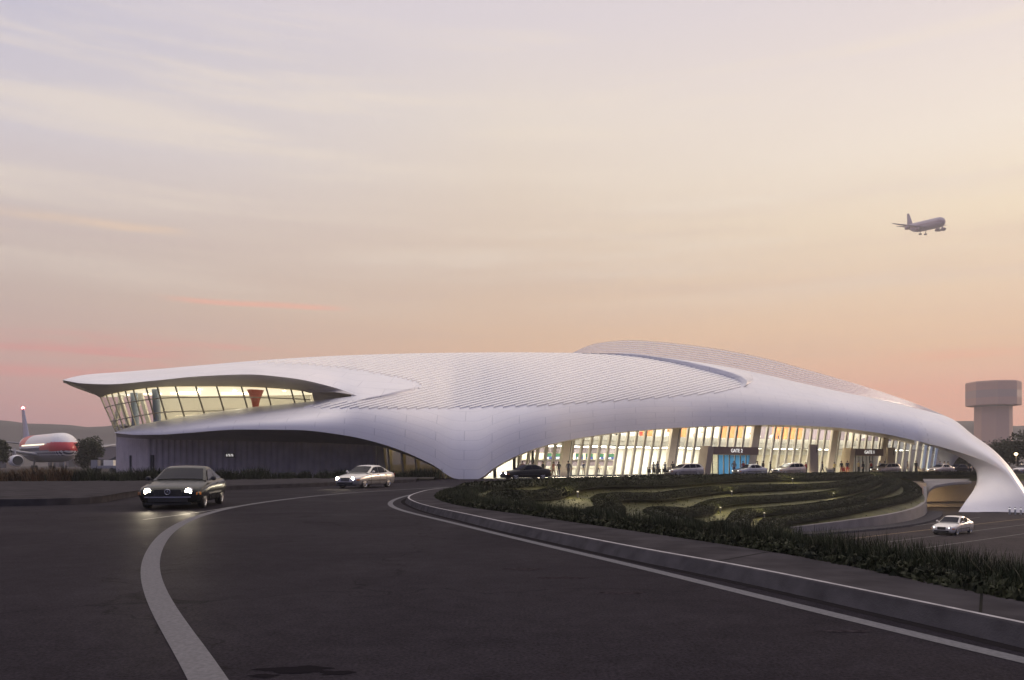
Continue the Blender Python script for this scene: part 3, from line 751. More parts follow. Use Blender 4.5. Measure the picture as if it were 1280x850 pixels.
lip([(440, 502), (480, 497), (505, 492.3), (518, 488.6), (525.5, 484.2)], [(0, .5), (.4, 4.5), (.8, 4), (1, .5)], 'roof_lip', 8)
# long skylight over the crest ---------------------------------------------
SLt = [(716, 441.3, 119), (740, 440.5, 118.8), (780, 441.2, 120.5), (830, 445.8, 122.3), (900, 455.8, 124.3), (960, 467.8, 125.3), (1000, 477.3, 125.3), (1050, 488.3, 124.3), (1100, 498.3, 123.3), (1150, 510.3, 120.8), (1188, 523, 117)]
STt = [(715, 441.2, 120), (740, 430.5, 125), (780, 425.3, 130), (830, 427.6, 133), (900, 436.5, 135.5), (960, 448.5, 136), (1000, 459.3, 135.5), (1050, 473.5, 133), (1100, 489, 129.5), (1150, 506.5, 124), (1190, 523.4, 117.4)]
A_ = catmull(SLt, 8); B_ = catmull(STt, 8)
K = 7
gl, brs = MB(), MB()
def skp(i, v):
    q = A_[i] * (1 - v) + B_[i] * v; q = q.copy(); q[2] = A_[i][2] + (B_[i][2] - A_[i][2]) * (.55 * v + .45 * v * v); return at(*q)
for k in range(K):
    v0, v1 = k / K, (k + 1) / K
    rows = [[skp(i, v0 + .001) for i in range(len(A_))], [skp(i, v0 + .3 / K) for i in range(len(A_))]]
    brs.grid(rows, 0, False)
    rows = [[skp(i, v0 + .3 / K) - UPN * .0 for i in range(len(A_))], [skp(i, v1) - UPN * .1 for i in range(len(A_))], [skp(i, v1 + .0005) for i in range(len(A_))]]
    gl.grid(rows, 0, False)
rows = []
for i in range(len(A_)):
    t = skp(i, 1.0); H = min(max(t.z - 9, 0) * .5 + .3, 7); rows.append([t, t + Vector((0, H * .5, -.03 * H)), t + Vector((0, H * 1.2, -H * .3)), t + Vector((0, H * 1.8, -H))])
gl.grid(rows, 0, False)
sky_ = tpart(gl, 'skylight', M['skyglass']); brs.build('skylight_bar', M['skybar'], sky_, off=TO)
# glass front: fins, columns, glazing ------------------------------------------
pxf = []; p = 645.0
colpx = [(700, 11), (833, 8), (935, 8), (1034, 7), (1098, 6)]
while p < 1172:
    t = ftan(p); b = fbase(p); dpx = (t.x * b.y - b.x * t.y) / b.y ** 2 * FPX
    pxf.append(p); p += dpx * 1.5
gz = MB()
for a, b in zip(np.linspace(606, 1168, 110)[:-1], np.linspace(606, 1168, 110)[1:]):
    za, zb = ztop(a), ztop(b); zz = max(za, zb)
    gz.quad(fac(a, .02), fac(b, .02), fac(b, zz), fac(a, zz))
glz = tpart(gz, 'front_glazing', M['glass'])
tr = MB()
xs_ = np.linspace(660, 1170, 60)
tr.tube([fac(x, min(3.75, ztop(x) - .7), .06) for x in xs_], .045, 5, 0, False); tr.tube([fac(x, .12, .06) for x in xs_], .1, 4, 0, False)
tpart(tr, 'transom', M['fin_dark'])
for xa in range(646, 1150, 24):  # glowing ground strips added to brighten fins and columns from below
    if any(a_ - 8 < xa < b_ for a_, b_ in ((862, 945), (1044, 1106))): continue
    mb = MB(); mb.grid([[fac(q, .03, 2.2) - ftan(q) * .006 for q in np.linspace(xa, xa + 18, 5)], [fac(q, .03, 2.36) for q in np.linspace(xa, xa + 18, 5)]], 0, False); tpart(mb, 'added_fill_strip', M['added_fill_strip'])
gatez = [(870, 941), (1050, 1100)]
for p in pxf:
    if any(abs(p - c) < w_ * .7 for c, w_ in colpx): continue
    z0 = .05
    z0 = .05
    if any(a + 2 < p < b - 2 for a, b in gatez): z0 = 3.72
    zt = ztop(p)
    if zt < z0 + .6: continue
    mb = MB(); t, n = ftan(p), fnor(p)
    a, b = fac(p, z0, .16), fac(p, zt, .16); 
    mb.bar(a, b, .30, .26, side=t)
    a2, b2 = a + t * .19 , b + t * .19
    f_ = tpart(mb, 'mullion', M['fin'])
    MB().bar(a2, b2, .075, .2, side=t).build('seal', M['fin_dark'], f_, off=TO)
for c, w_ in colpx:
    b = fbase(c); t, n = ftan(c), fnor(c)
    wm = {700: 1.15, 833: 1.2, 935: 1.25, 1034: 1.2, 1098: 1.1}[c]
    z0 = .03; zt = ztop(c)
    mb = MB(); mb.bar(fac(c, z0, .27), fac(c, zt, .27), wm, .42, side=t)
    f_ = tpart(mb, 'column', M['column'])
    MB().bar(fac(c, z0, .27) + t * (wm / 2 + .09), fac(c, zt, .27) + t * (wm / 2 + .09), .14, .32, side=t).build('seal', M['fin_dark'], f_, off=TO)
for c in (616.5, 641, 664):          # posts of the low end by the central foot
    mb = MB(); mb.bar(fac(c, .03, .2) , fac(c, ztop(c), .2) - ftan(c) * (LEAN * ztop(c)) * (1.0), .16, .3, side=ftan(c)); tpart(mb, 'mullion', M['fin_dark'])
# tall end pane of bluish glass
mb = MB(); 
for q in (1150, 1157, 1164):
    mb.bar(fac(q, .05, .35), fac(q, ztop(q) , .35), .5, .12, side=ftan(q))
tpart(mb, 'end_pane', mat('pale_end_glass', (.55, .65, .75), .15))
# lower left: ribbed metal wall -----------------------------------------------
wl = [at(145, 596, 97), at(186, 596, 88.8), at(300, 596, 88.3), at(400, 596, 87.8), at(474, 596, 86.8)]
wr = resample([np.array((p.x, p.y)) for p in wl], step=.17)
mb = MB(); r0, r1 = [], []
for i, p in enumerate(wr):
    off = (.09 if (i // 2) % 2 else 0.0); x = px_of((p[0], p[1], 0)); 
    zt = 1.5 + (580 - Wf[1](min(max(x, 142), 572))) / 1000 * p[1] + .35
    r0.append((p[0], p[1] - off, -.1)); r1.append((p[0], p[1] - off, zt))
mb.grid([r0, r1], 0, False); wall = tpart(mb, 'metal_wall', M['corrugated'])
for px_, wpx in ((164.5, 3.2), (191, 4), (284.5, 3.5)):
    d = 93.0 if px_ < 186 else 88.7; b = at(px_, 596, d); W_ = wpx / 1000 * d
    mb = MB().box((b.x, b.y - .16, 1.25), (W_, .12, 2.5)); dr = tpart(mb, 'door', M['dark_door'])
    mb = MB().box((b.x + W_ * .3, b.y - .26, 1.1), (.04, .08, .2)); mb.build('handle', M['steel'], dr, off=TO)
b = at(288, 569, 88.1); mb = MB().box((b.x, b.y - .2, b.z), (.95, .1, .45)); sg = tpart(mb, 'exit_sign', M['dark_door'])
mb = MB()
for k, x in enumerate((-.34, -.17, 0, .17, .34)):
    mb.box((b.x + x, b.y - .265, b.z), (.05, .02, .26)); mb.box((b.x + x + .04, b.y - .265, b.z + (.1 if k % 2 else -.1)), (.09, .018, .045))
mb.build('lettering', M['signwhite'], sg, off=TO)
# glazed bays between metal wall and central foot
gz = MB(); bays = [(474, 86.6), (488, 86), (505, 85), (522, 84), (541, 82.6), (556, 81.6), (573, 80.4)]
def bz(px, d): return max(.4, 1.5 + (580 - Wf[1](min(px, 572))) / 1000 * d + .4)
for (a, da), (b, db) in zip(bays, bays[1:]):
    A0, B0 = at(a, 596, da), at(b, 596, db); gz.quad((A0.x, A0.y, 0), (B0.x, B0.y, 0), (B0.x, B0.y, bz(b, db)), (A0.x, A0.y, bz(a, da)))
tpart(gz, 'bay_glazing', M['glass_tint'])
for i, (a, da) in enumerate(bays[:-1]):
    A0 = at(a, 596, da); zt = bz(a, da)
    mb = MB()
    if i == 0: mb.bar((A0.x + .5, A0.y - .25, 0), (A0.x + .1, A0.y - .25, zt), .75, .5, side=(1, 0, 0)); tpart(mb, 'column', M['column'])
    else: mb.bar((A0.x, A0.y - .1, 0), (A0.x - .25, A0.y - .1, zt), .16, .3, side=(1, 0, 0)); tpart(mb, 'mullion', M['fin'])
# room behind the bays
mb = MB(); P0, P1 = at(474, 596, 92), at(572, 596, 86)
mb.quad((P0.x, P0.y, 0), (P1.x, P1.y, 0), (P1.x, P1.y, 5), (P0.x, P0.y, 5)); tpart(mb, 'bay_wall', M['cream'])
mb = MB().box((-11.5, 87.6, 3.3), (4, .5, .1), rz=-.5); tpart(mb, 'ceiling_light', emis('bay_lamp', (1, .8, .5), 3))
# ------------------------------------------------------------------ interior of the check-in hall
DEP = 13.0
xs_ = np.linspace(612, 1168, 60)
mb = MB(); mb.grid([[fbase(x) + Vector((0, 0, .012)) + fnor(x) * .2 for x in xs_], [fbase(x) - fnor(x) * DEP + Vector((0, 0, .012)) for x in xs_]], 0, False)
tpart(mb, 'hall_floor', M['floor_in'])
mb = MB()      # back wall: ground storey
def wallband(mb, xa, xb, z0, z1, dep, mi=0, n=30, th=0):
    X = np.linspace(xa, xb, n); mb.grid([[fbase(x) - fnor(x) * dep + Vector((0, 0, z0)) for x in X], [fbase(x) - fnor(x) * dep + Vector((0, 0, z1)) for x in X]], mi, False)
wallband(mb, 604, 1168, 0, 4.0, DEP)
tpart(mb, 'hall_wall', M['white_in'])
for nm, xa, xb, z0, z1, dep, m_ in (('fascia_band', 735, 850, 3.05, 3.75, DEP - .6, 'mauve'), ('wall_panel', 735, 850, 1.25, 2.0, DEP - .1, 'mauve'), ('signboard', 735, 850, 2.1, 3.0, DEP - .55, 'cream'),
                                   ('wall_panel', 955, 1160, .0, 3.0, DEP - .1, 'cream')):
    mb = MB(); wallband(mb, xa, xb, z0, z1, dep); tpart(mb, nm, M[m_])
# mezzanine: white parapet, slab, back wall with timber and pale panels
MZ = 4.3
mb = MB(); X = np.linspace(622, 1168, 60)
pr = lambda x, off, z: fbase(x) - fnor(x) * off + ftan(x) * (LEAN * z) + Vector((0, 0, z))
mb.grid([[pr(x, DEP, 3.85) for x in X], [pr(x, 4.0, 3.85) for x in X], [pr(x, 4.0, 4.35) for x in X], [pr(x, 4.25, 4.35) for x in X], [pr(x, 4.3, 4.55) for x in X], [pr(x, 4.2, 4.55) for x in X], [pr(x, 4.2, 5.25) for x in X], [pr(x, 4.35, 5.25) for x in X], [pr(x, 4.35, MZ) for x in X], [pr(x, DEP, MZ) for x in X]], 0, False)
tpart(mb, 'mezzanine', M['white_in'])
k = 0; x = 690.0
pats = ['white_in', 'orange', 'orange', 'white_in', 'cream', 'white_in', 'orange', 'white_in', 'white_in', 'orange', 'orange', 'cream', 'cream', 'orange', 'orange', 'mauve', 'mauve', 'mauve', 'orange', 'orange', 'orange', 'mauve', 'mauve', 'cream', 'mauve', 'mauve', 'mauve', 'mauve', 'cream', 'mauve', 'mauve', 'mauve', 'mauve']
seq = [(700, 'white_in'), (762, 'orange'), (800, 'white_in'), (846, 'orange'), (866, 'white_in'), (880, 'orange'), (905, 'white_in'), (948, 'orange'), (975, 'cream'), (985, 'mauve'), (1012, 'orange'), (1050, 'mauve'), (1110, 'cream'), (1120, 'mauve'), (1168, None)]
for (a, m_), (b, _) in zip(seq, seq[1:]):
    mb = MB(); X = np.linspace(a, b, 6)
    mb.grid([[pr(q, 8.5, MZ) for q in X], [pr(q, 8.5, 9.0) for q in X]], 0, False); tpart(mb, 'mezzanine_panel', M[m_])
# lamps
for xa, xb, off, z, m_ in [(x0, x0 + 26, 7.0, 3.8, 'lamp') for x0 in range(640, 1150, 46)] + [(x0, x0 + 26, 10.6, 3.8, 'lamp') for x0 in range(640, 940, 46)]:
    mb = MB(); zz = z
    mb.quad(pr(xa, off - .9, zz), pr(xb, off - .9, zz), pr(xb, off + .9, zz), pr(xa, off + .9, zz)); tpart(mb, 'ceiling_light', M[m_])
for x0 in range(690, 1150, 46):
    mb = MB(); mb.quad(pr(x0, 2.5, 8.3), pr(x0 + 26, 2.5, 8.3), pr(x0 + 26, 6.5, 8.3), pr(x0, 6.5, 8.3)); tpart(mb, 'ceiling_light', M['lamp'])
# counters, screens: things standing in the hall
for i, x in enumerate((748, 760.5, 773, 785.5, 798, 811, 823.5)):
    c = fbase(x) - fnor(x) * 9.2; t = ftan(x); rz = math.atan2(t.y, t.x)
    if i == 0:
        cnt = thing('checkin_counter', 'low white check-in counter below the hanging screens', 'counter', c, rz, 'check-in counters in a row')
        MB().box((0, 0, .5), (1.5, .7, 1.0)).build('counter_body', M['white_in'], cnt); MB().box((0, -.05, 1.03), (1.6, .85, .06)).build('counter_top', M['cream'], cnt)
        scs = thing('flight_screen', 'hanging screen with green and blue fields above a counter', 'screen', c + Vector((0, 0, 2.2)), rz, 'screens above the check-in counters')
        MB().box((0, .05, .3), (1.25, .08, .8)).build('screen_body', M['plastic'], scs)
        MB().quad((-.58, -.01, .28), (.58, -.01, .28), (.58, -.01, .66), (-.58, -.01, .66)).build('display', M['screen_green'], scs)
        MB().quad((-.58, -.01, -.06), (.58, -.01, -.06), (.58, -.01, .27), (-.58, -.01, .27)).build('display', M['screen_blue'], scs)
        MB().quad((-.5, -.015, .0), (.05, -.015, .0), (.05, -.015, .2), (-.5, -.015, .2)).build('display', M['screen_white'], scs)
        MB().box((-.4, .08, 1.1), (.05, .05, .9)).box((.4, .08, 1.1), (.05, .05, .9)).build('hanger', M['steel'], scs)
    else:
        copy_tree(cnt, c, rz); copy_tree(scs, c + Vector((0, 0, 2.2)), rz)
# small lettering strokes on the signboard
mb = MB(); random.seed(3)
for k in range(11):
    x = 738 + k * 2.0; h = random.choice((.2, .28, .34))
    if k == 2: continue
    a = pr(x, DEP - .62, 2.35); mb.box((a.x - LEAN * 2, a.y, a.z + h / 2), (.12, .02, h), .6)
tpart(mb, 'lettering', M['brown'])
# gates ---------------------------------------------------------------------
def textmesh(name, body, size, m, parent, loc, rz):
    cu = bpy.data.curves.new(name, 'FONT'); cu.body = body; cu.size = size; cu.align_x = 'CENTER'; cu.align_y = 'CENTER'; cu.extrude = .02
    to = bpy.data.objects.new(name + '_tmp', cu); COL.objects.link(to)
    dg = bpy.context.evaluated_depsgraph_get(); me = bpy.data.meshes.new_from_object(to.evaluated_get(dg)); bpy.data.objects.remove(to)
    me.transform(Matrix.Translation(Vector(loc)) @ Matrix.Rotation(rz, 4, 'Z') @ Matrix.Rotation(PI / 2, 4, 'X'))
    me.materials.clear(); me.materials.append(m)
    o = bpy.data.objects.new(name, me); COL.objects.link(o); o.parent = parent; return o
def gate(xa, xb, word, glass_, piers, zh=2.75):
    a, b = fbase(xa), fbase(xb); t = (b - a).normalized(); n = Vector((t.y, -t.x, 0)); W_ = (b - a).length; rz = math.atan2(t.y, t.x); O = Vector(TO)
    gp = thing('gate_portal', f'brown entrance portal lettered {word} with ' + ('blue' if word.endswith('2') else 'grey') + ' glass doors', 'entrance', a.lerp(b, .5) + n * .9, rz)
    mb = MB().box((0, 0, zh + .52), (W_, 1.7, 1.05)); mb.build('header', M['brown'], gp)
    hd = gp.children[0]
    textmesh('lettering', word, .68, M['signwhite'], hd, (0, -.88, zh + .52), 0)
    nd = 8
    for k in range(nd):
        x = -W_ / 2 + (k + .5) * W_ / nd; w1 = W_ / nd - .1
        m_ = glass_ if not (word.endswith('2') and k < 2) else M['glass']
        d = MB().box((x, .55, zh / 2), (w1, .05, zh - .06)).build('door', m_, gp)
        MB().box((x - w1 / 2 + .03, .5, zh / 2), (.08, .12, zh - .05)).build('frame', M['plastic'], d)
    for k, (sx, m_) in enumerate(piers):
        if m_ is None: continue
        x = -W_ / 2 - .55 if sx < 0 else W_ / 2 + .55
        lean = LEAN * (zh + 1.0) * .9
        MB().bar((x - (lean if sx < 0 else 0), -.2, .0), (x, -.2, zh + 1.05), 1.0, 1.5, side=(1, 0, 0)).build('pier', m_, gp)
    return gp
M['pier_beige'] = mat('pier_beige', (.58, .46, .28), .55); M['pier_brown'] = mat('pier_brown', (.3, .235, .18), .55)
gate(880, 936, 'GATE 2', M['blueglass'], [(-1, M['pier_brown']), (1, None)])
gate(1057, 1092, 'GATE 1', M['greyglass'], [(-1, M['pier_beige']), (1, None)])
def totem(px, off, W_, H_, m_, label):
    c = fac(px, 0, off); t = ftan(px); rz = math.atan2(t.y, t.x) * .5
    o = thing('totem_sign', label, 'sign', c, rz); MB().box((0, 0, H_ / 2), (W_, .35, H_)).build('sign_body', m_, o)
    mb = MB()
    for z, s in ((H_ - .55, .2), (H_ - .95, .2)):
        mb.disc((W_ * .28, -.19, z + .09), .08, 'y', 10, 0, -1); mb.box((W_ * .28, -.185, z - .1), (.16, .012, .16))
    mb.build('symbol', M['dark_door'], o)
totem(1001.5, 2.2, 1.35, 4.3, M['pier_brown'], 'tall dark brown sign slab standing between the two gates')
totem(1098, 2.2, 1.35, 4.0, M['pier_beige'], 'tall pale beige sign slab beside gate 1')
# ------------------------------------------------------------------ upper hall behind the long window
Bp = [(145, 541, 100.6), (148, 540.5, 99.4), (152, 540, 98.3), (172, 536, 95), (208, 530, 93.2), (264, 528, 92.3), (317, 527, 91.8), (356, 526, 90.8), (385, 523, 89.4), (397, 520, 88)]
Bs = [at(*p) for p in catmull(Bp, 8)]
g = MB(); g.grid([Gs, Bs], 0, False); tpart(g, 'window_glazing', M['glass_up'])
NG = len(Gs); gpx = [px_of(p) for p in Gs]
def gi(px): return float(np.interp(px, gpx, range(NG)))
def gpt(i, v):
    i = min(max(i, 0), NG - 1.001); k = int(i); f = i - k; a = Gs[k].lerp(Gs[k + 1], f); b = Bs[k].lerp(Bs[k + 1], f); return a.lerp(b, v)
M['mull_up'] = mat('window_mullion_grey', (.2, .18, .16), .5)
for x in (126, 133, 140, 148, 157, 167, 183, 197, 219.5, 245, 271, 302, 333, 364, 378):
    i = gi(x); mb = MB(); mb.bar(gpt(i, -.01) + Vector((0, -.05, 0)), gpt(i, 1) + Vector((0, -.05, 0)), .11 if x > 140 else .10, .16, side=(1, -.2, 0)); tpart(mb, 'window_mullion', M['fin'] if x < 180 else M['mull_up'])
for v in (.30, .68):
    mb = MB(); mb.tube([gpt(i, v) + Vector((0, -.08, 0)) for i in np.arange(0, NG - 1, 2.0)], .065, 5, 0, False); tpart(mb, 'window_transom', M['fin'])
FZ = 6.15
hall = [Vector((p.x, p.y, 0)) for p in Bs]
mb = MB(); inn = [Vector((p.x * 1.0 - .5 * max(0, (-38 - p.x)) / 12, p.y + 11 - 8 * max(0, (-41 - p.x)) / 10, 0)) for p in Bs]
mb.grid([[p + Vector((0, .25, FZ)) for p in hall], [p + Vector((0, 0, FZ)) for p in inn]], 0, False); tpart(mb, 'upper_floor', M['floor_in'])
ninw = int(gi(150))
mb = MB(); mb.grid([[p + Vector((0, 0, FZ)) for p in inn[ninw:]], [p + Vector((0, 0, 10.4)) for p in inn[ninw:]]], 0, False); tpart(mb, 'upper_wall', M['white_in'])
ep = at(445.5, 495.2, 84.2); mb = MB(); mb.add([Gs[-1] + Vector((.05, .1, .35)), Bs[-1] + Vector((.05, .1, -.3)), ep + Vector((0, .3, -.9)), ep + Vector((0, .3, .3))], [(0, 1, 2, 3)]); tpart(mb, 'end_wall', M['soffit'])
CV0 = int(gi(205)); cv = MB(); cv.grid([[b_ + (a_ - b_) * .12 + Vector((.0, -.75, -.25)) for a_, b_ in zip(Gs[CV0:], Bs[CV0:])], [b_ + (a_ - b_) * .12 + Vector((.0, -.9, -.25)) for a_, b_ in zip(Gs[CV0:], Bs[CV0:])]], 0, False); tpart(cv, 'added_soffit_strip', M['soffit_fill'])  # hidden glowing strip added along the sill to brighten the soffit
for x0, y0, dx in ((-50.0, 100.5, 1.2), (-47.6, 99.5, -1.1), (-46.6, 98.4, 1.0), (-44.2, 97.6, -1.0)):
    mb = MB(); mb.bar((x0, y0, FZ), (x0 + dx, y0 - .3, 10.2), .42, .42, side=(0, 1, 0)); tpart(mb, 'raking_column', M['white_in'])
mb = MB(); mb.grid([[p + Vector((0, .1, .05)) for p in Gs], [Vector((p.x, p.y, 10.38)) for p in inn]], 0, False); tpart(mb, 'upper_ceiling', M['cream'])
mb = MB(); mb.grid([[p + Vector((0, .5, -.02)) for p in Gs[4:]], [Vector((p.x, p.y - .1, 10.3)) for p in inn[4:]]], 0, False); tpart(mb, 'ceiling_glow_sheet', M['ceiling_glow'])  # glowing sheet added under the ceiling to brighten the upper hall
for x0, y0 in ((-37, 94.6), (-33, 95.2), (-26.5, 93.2), (-43, 96.5), (-47.6, 99.0)):
    mb = MB().tube([(x0, y0, 10.0), (x0, y0, 10.2)], .16, 10); tpart(mb, 'downlight', M['downlight'])
for x0, y0 in ((-34, 98.5), (-40, 98), (-45, 98.6)):
    mb = MB().box((x0, y0, 10.1), (3.5, .5, .05)); tpart(mb, 'ceiling_light', M['lamp_up'])
mb = MB()
for x0, x1, z0, z1 in ((-31.5, -28.6, 6.3, 8.6), (-35.5, -33.5, 6.3, 8.3), (-28.0, -26.4, 6.3, 8.6)):
    mb.box(((x0 + x1) / 2, 97.5, (z0 + z1) / 2), (x1 - x0, .15, z1 - z0))
tpart(mb, 'partition', M['white_in'])
for x0, y0, m_, r in ((-30.2, 94.2, 'red_col', .5), (-41.5, 93.6, 'blue_col', .42), (-45.4, 96.5, 'blue_col', .42)):
    if m_ == 'red_col':
        mb = MB().tube([(x0, y0, FZ), (x0, y0, 8.3), (x0, y0, 9.0), (x0, y0, 10.3)], [.36, .36, .5, 1.0], 14)
    else: mb = MB().tube([(x0, y0, FZ), (x0 - .2, y0, 10.3)], r, 12)
    tpart(mb, 'hall_column', M[m_])
# ------------------------------------------------------------------ cars
def boolean_cut(o, cyls):
    mb = MB()
    for c, r, hw in cyls:
        n = 20; V0 = [(c[0] + r * math.cos(2 * PI * k / n), c[1] - hw, c[2] + r * math.sin(2 * PI * k / n)) for k in range(n)]
        V1 = [(p[0], c[1] + hw, p[2]) for p in V0]
        mb.add(V0 + V1, [tuple(range(n)), tuple(range(n, 2 * n))[::-1]] + [(k, n + k, n + (k + 1) % n, (k + 1) % n) for k in range(n)])
    cut = mb.build('cutter', M['black'], recalc=True)
    md = o.modifiers.new('b', 'BOOLEAN'); md.object = cut; md.operation = 'DIFFERENCE'; md.solver = 'EXACT'
    dg = bpy.context.evaluated_depsgraph_get(); me = bpy.data.meshes.new_from_object(o.evaluated_get(dg))
    o.modifiers.clear(); old = o.data; o.data = me; bpy.data.meshes.remove(old); bpy.data.objects.remove(cut)
    if len(o.data.materials) < 2: o.data.materials.append(M['black'])
    for p in o.data.polygons:
        c = p.center
        for cc, r, hw in cyls:
            if abs(p.normal.y) > .6 and abs(c.y) > abs(cc[1]) - hw + .03: continue
            if abs(c.y - cc[1]) < hw + .01 and math.hypot(c.x - cc[0], c.z - cc[2]) < r * 1.01: p.material_index = 1; p.use_smooth = False
def wheel(parent, x, y, r=.32, spokes=5):
    s = 1 if y > 0 else -1
    wh = MB().tube([(x, y - .1, r), (x, y + .1, r)], r, 20, 0, False)
    prof = [(-.11, .23), (-.11, .29), (-.07, r), (.07, r), (.11, .29), (.11, .23)]
    wh = MB(); wh.grid([[(x + q * math.cos(a), y + dy, r + q * math.sin(a)) for dy, q in prof] for a in np.linspace(0, 2 * PI, 25)], 0, True)
    wh.add([(x + .24 * math.cos(a), y - s * .02, r + .24 * math.sin(a)) for a in np.linspace(0, 2 * PI, 21)[:-1]], [tuple(range(20))], 0)
    t = wh.build('wheel', M['black'], parent)
    rm = MB()
    rm.grid([[(x + q * math.cos(a), y + s * dy, r + q * math.sin(a)) for q, dy in ((.235, .112), (.215, .10), (.205, .05))] for a in np.linspace(0, 2 * PI, 25)], 0, True)
    for k in range(spokes):
        a = 2 * PI * k / spokes + .3; d = Vector((math.cos(a), 0, math.sin(a)))
        rm.bar(Vector((x, y + s * .10, r)) + d * .03, Vector((x, y + s * .085, r)) + d * .215, .07, .03, side=(-math.sin(a), 0, math.cos(a)))
    rm.disc((x, y + s * .118, r), .055, 'y', 10, 0, -s)
    rm.build('rim', M['rim'], t)
def make_car(label, col, loc, heading, kind='sedan', lights='dim', L=4.6, Wd=1.8, H=1.42, coupe=False, star=False, grille='black', metal=.3, rough=.3, group=None, z=0.0, name='sedan_car'):
    car = thing(name, label, 'car', (loc[0], loc[1], z), math.radians(heading), group)
    pm = paint('car_paint', col, metal, rough)
    suv = kind == 'suv'; kx, ky = L / 4.6, Wd / 1.8; kz = H / (1.62 if suv else 1.42)
    up = .1 if suv else 0
    st = [(2.32, .30, .56, .58, .55, .60, .52), (2.28, .24, .62, .645, .68, .72, .64), (2.15, .2, .68, .73, .78, .83, .72), (1.85, .19, .74, .80, .83, .88, .78), (1.4, .19, .80, .87, .85, .895, .81), (.95, .19, .86, .94, .86, .90, .83), (.5, .19, .89, .95, .86, .90, .83),
          (-.4, .19, .92, .97, .86, .90, .83), (-1.2, .19, .94, .99, .86, .90, .82), (-1.7, .20, .95, 1.02, .85, .89, .80), (-2.1, .23, .94, 1.0, .82, .86, .74), (-2.25, .28, .88, .94, .76, .80, .68), (-2.32, .36, .76, .80, .66, .70, .58)]
    if star: st = [(x, zb, zs, zc, wb, wm + .02, ws + .03) for x, zb, zs, zc, wb, wm, ws in st]
    b = MB(); rows = []
    for x, zb, zs, zc, wb, wm, ws in st:
        zs += up; zc += up; zm = zb + (zs - zb) * .55
        half = [(0, zb), (wb * .7, zb), (wb * .95, zb + .03), (wb, zb + .10), (wm, zm), (wm * .995, zm + (zs - zm) * .5), (ws * 1.02 + (wm - ws) * .35, zs - .03), (ws, zs), (ws * .8, zc - (zc - zs) * .25), (ws * .45, zc - .005), (0, zc)]
        ringp = [(x * kx, y * ky, zz * kz) for y, zz in half] + [(x * kx, -y * ky, zz * kz) for y, zz in half[-2:0:-1]]
        rows.append(ringp)
    b.grid(rows, 0, True, True); n = len(rows[0])
    b.add(rows[0], [tuple(range(n))], 0, True); b.add(rows[-1], [tuple(range(n))[::-1]], 0, True)
    body = b.build('body', pm, car, weld=.0005, recalc=True)
    xf, xr, wr = 1.42 * kx, -1.36 * kx, .325 * (1.08 if suv else 1)
    yw = (.90 * Wd / 1.8 - .13)
    boolean_cut(body, [((xf, s * (yw + .06), wr), wr + .05, .2) for s in (1, -1)] + [((xr, s * (yw + .06), wr), wr + .05, .2) for s in (1, -1)])
    for x in (xf, xr):
        for s in (1, -1): wheel(car, x, s * yw, wr, 6 if star else 5)
    # cabin
    zb = (.90 + up) * kz; HT = H
    if suv: prof = [(1.0, zb + .04), (.62, 1.22 * kz), (.22, 1.50 * kz), (-.2, HT - .02), (-.9, HT), (-1.6, HT - .05), (-1.95, HT - .2), (-2.2, zb + .08)]
    elif coupe: prof = [(.85, zb + .03), (.45, 1.14 * kz), (.05, HT - .07), (-.3, HT - .005), (-.8, HT - .03), (-1.25, 1.20 * kz), (-1.7, zb + .1), (-1.78, zb + .04)]
    else: prof = [(.95, zb + .03), (.55, 1.13 * kz), (.12, HT - .06), (-.25, HT - .005), (-.75, HT - .015), (-1.2, 1.25 * kz), (-1.68, zb + .1), (-1.76, zb + .05)]
    wb_, wt_ = .80 * ky, (.60 if not suv else .64) * ky
    def hw(zz): return wb_ + (wt_ - wb_) * min(max((zz - zb) / (HT - zb), 0), 1)
    cb = MB(); rows = []
    for x, zz in prof:
        w1 = hw(zz); half = [(wb_ if zz > zb + .02 else w1, zb - .04), (w1, zz - .03 if zz > zb + .12 else zz), (w1 * .9, zz + .005), (w1 * .5, zz + .022), (0, zz + .03)]
        rows.append([(x * kx, y, q) for y, q in half] + [(x * kx, -y, q) for y, q in half[-2::-1]])
    cb.grid(rows, 0, True); cabin = cb.build('cabin', pm, car)
    # windscreens follow the cabin profile, slightly proud
    def pane(i0, i1, nm, k0=.08, k1=.9, wk=.86):
        g_ = MB(); rr = []
        P = prof[i0:i1 + 1]
        for j in range(9):
            t = (k0 + (k1 - k0) * j / 8) * (len(P) - 1); a = min(int(t), len(P) - 2); f = t - a
            x = P[a][0] + (P[a + 1][0] - P[a][0]) * f; zz = P[a][1] + (P[a + 1][1] - P[a][1]) * f; w1 = hw(zz) * (wk + .03)
            dx = .014 if i0 == 0 else -.014
            rr.append([(x * kx + dx, y * w1, zz + .018 + .022 * (1 - y * y)) for y in (-1, -.6, -.2, .2, .6, 1)])
        g_.grid(rr, 0, True); g_.build(nm, M['carglass'], cabin)
    pane(0, 2, 'windscreen', .06, .93); pane(len(prof) - 3, len(prof) - 1, 'rear_window', .05, .62 if not suv else .7)
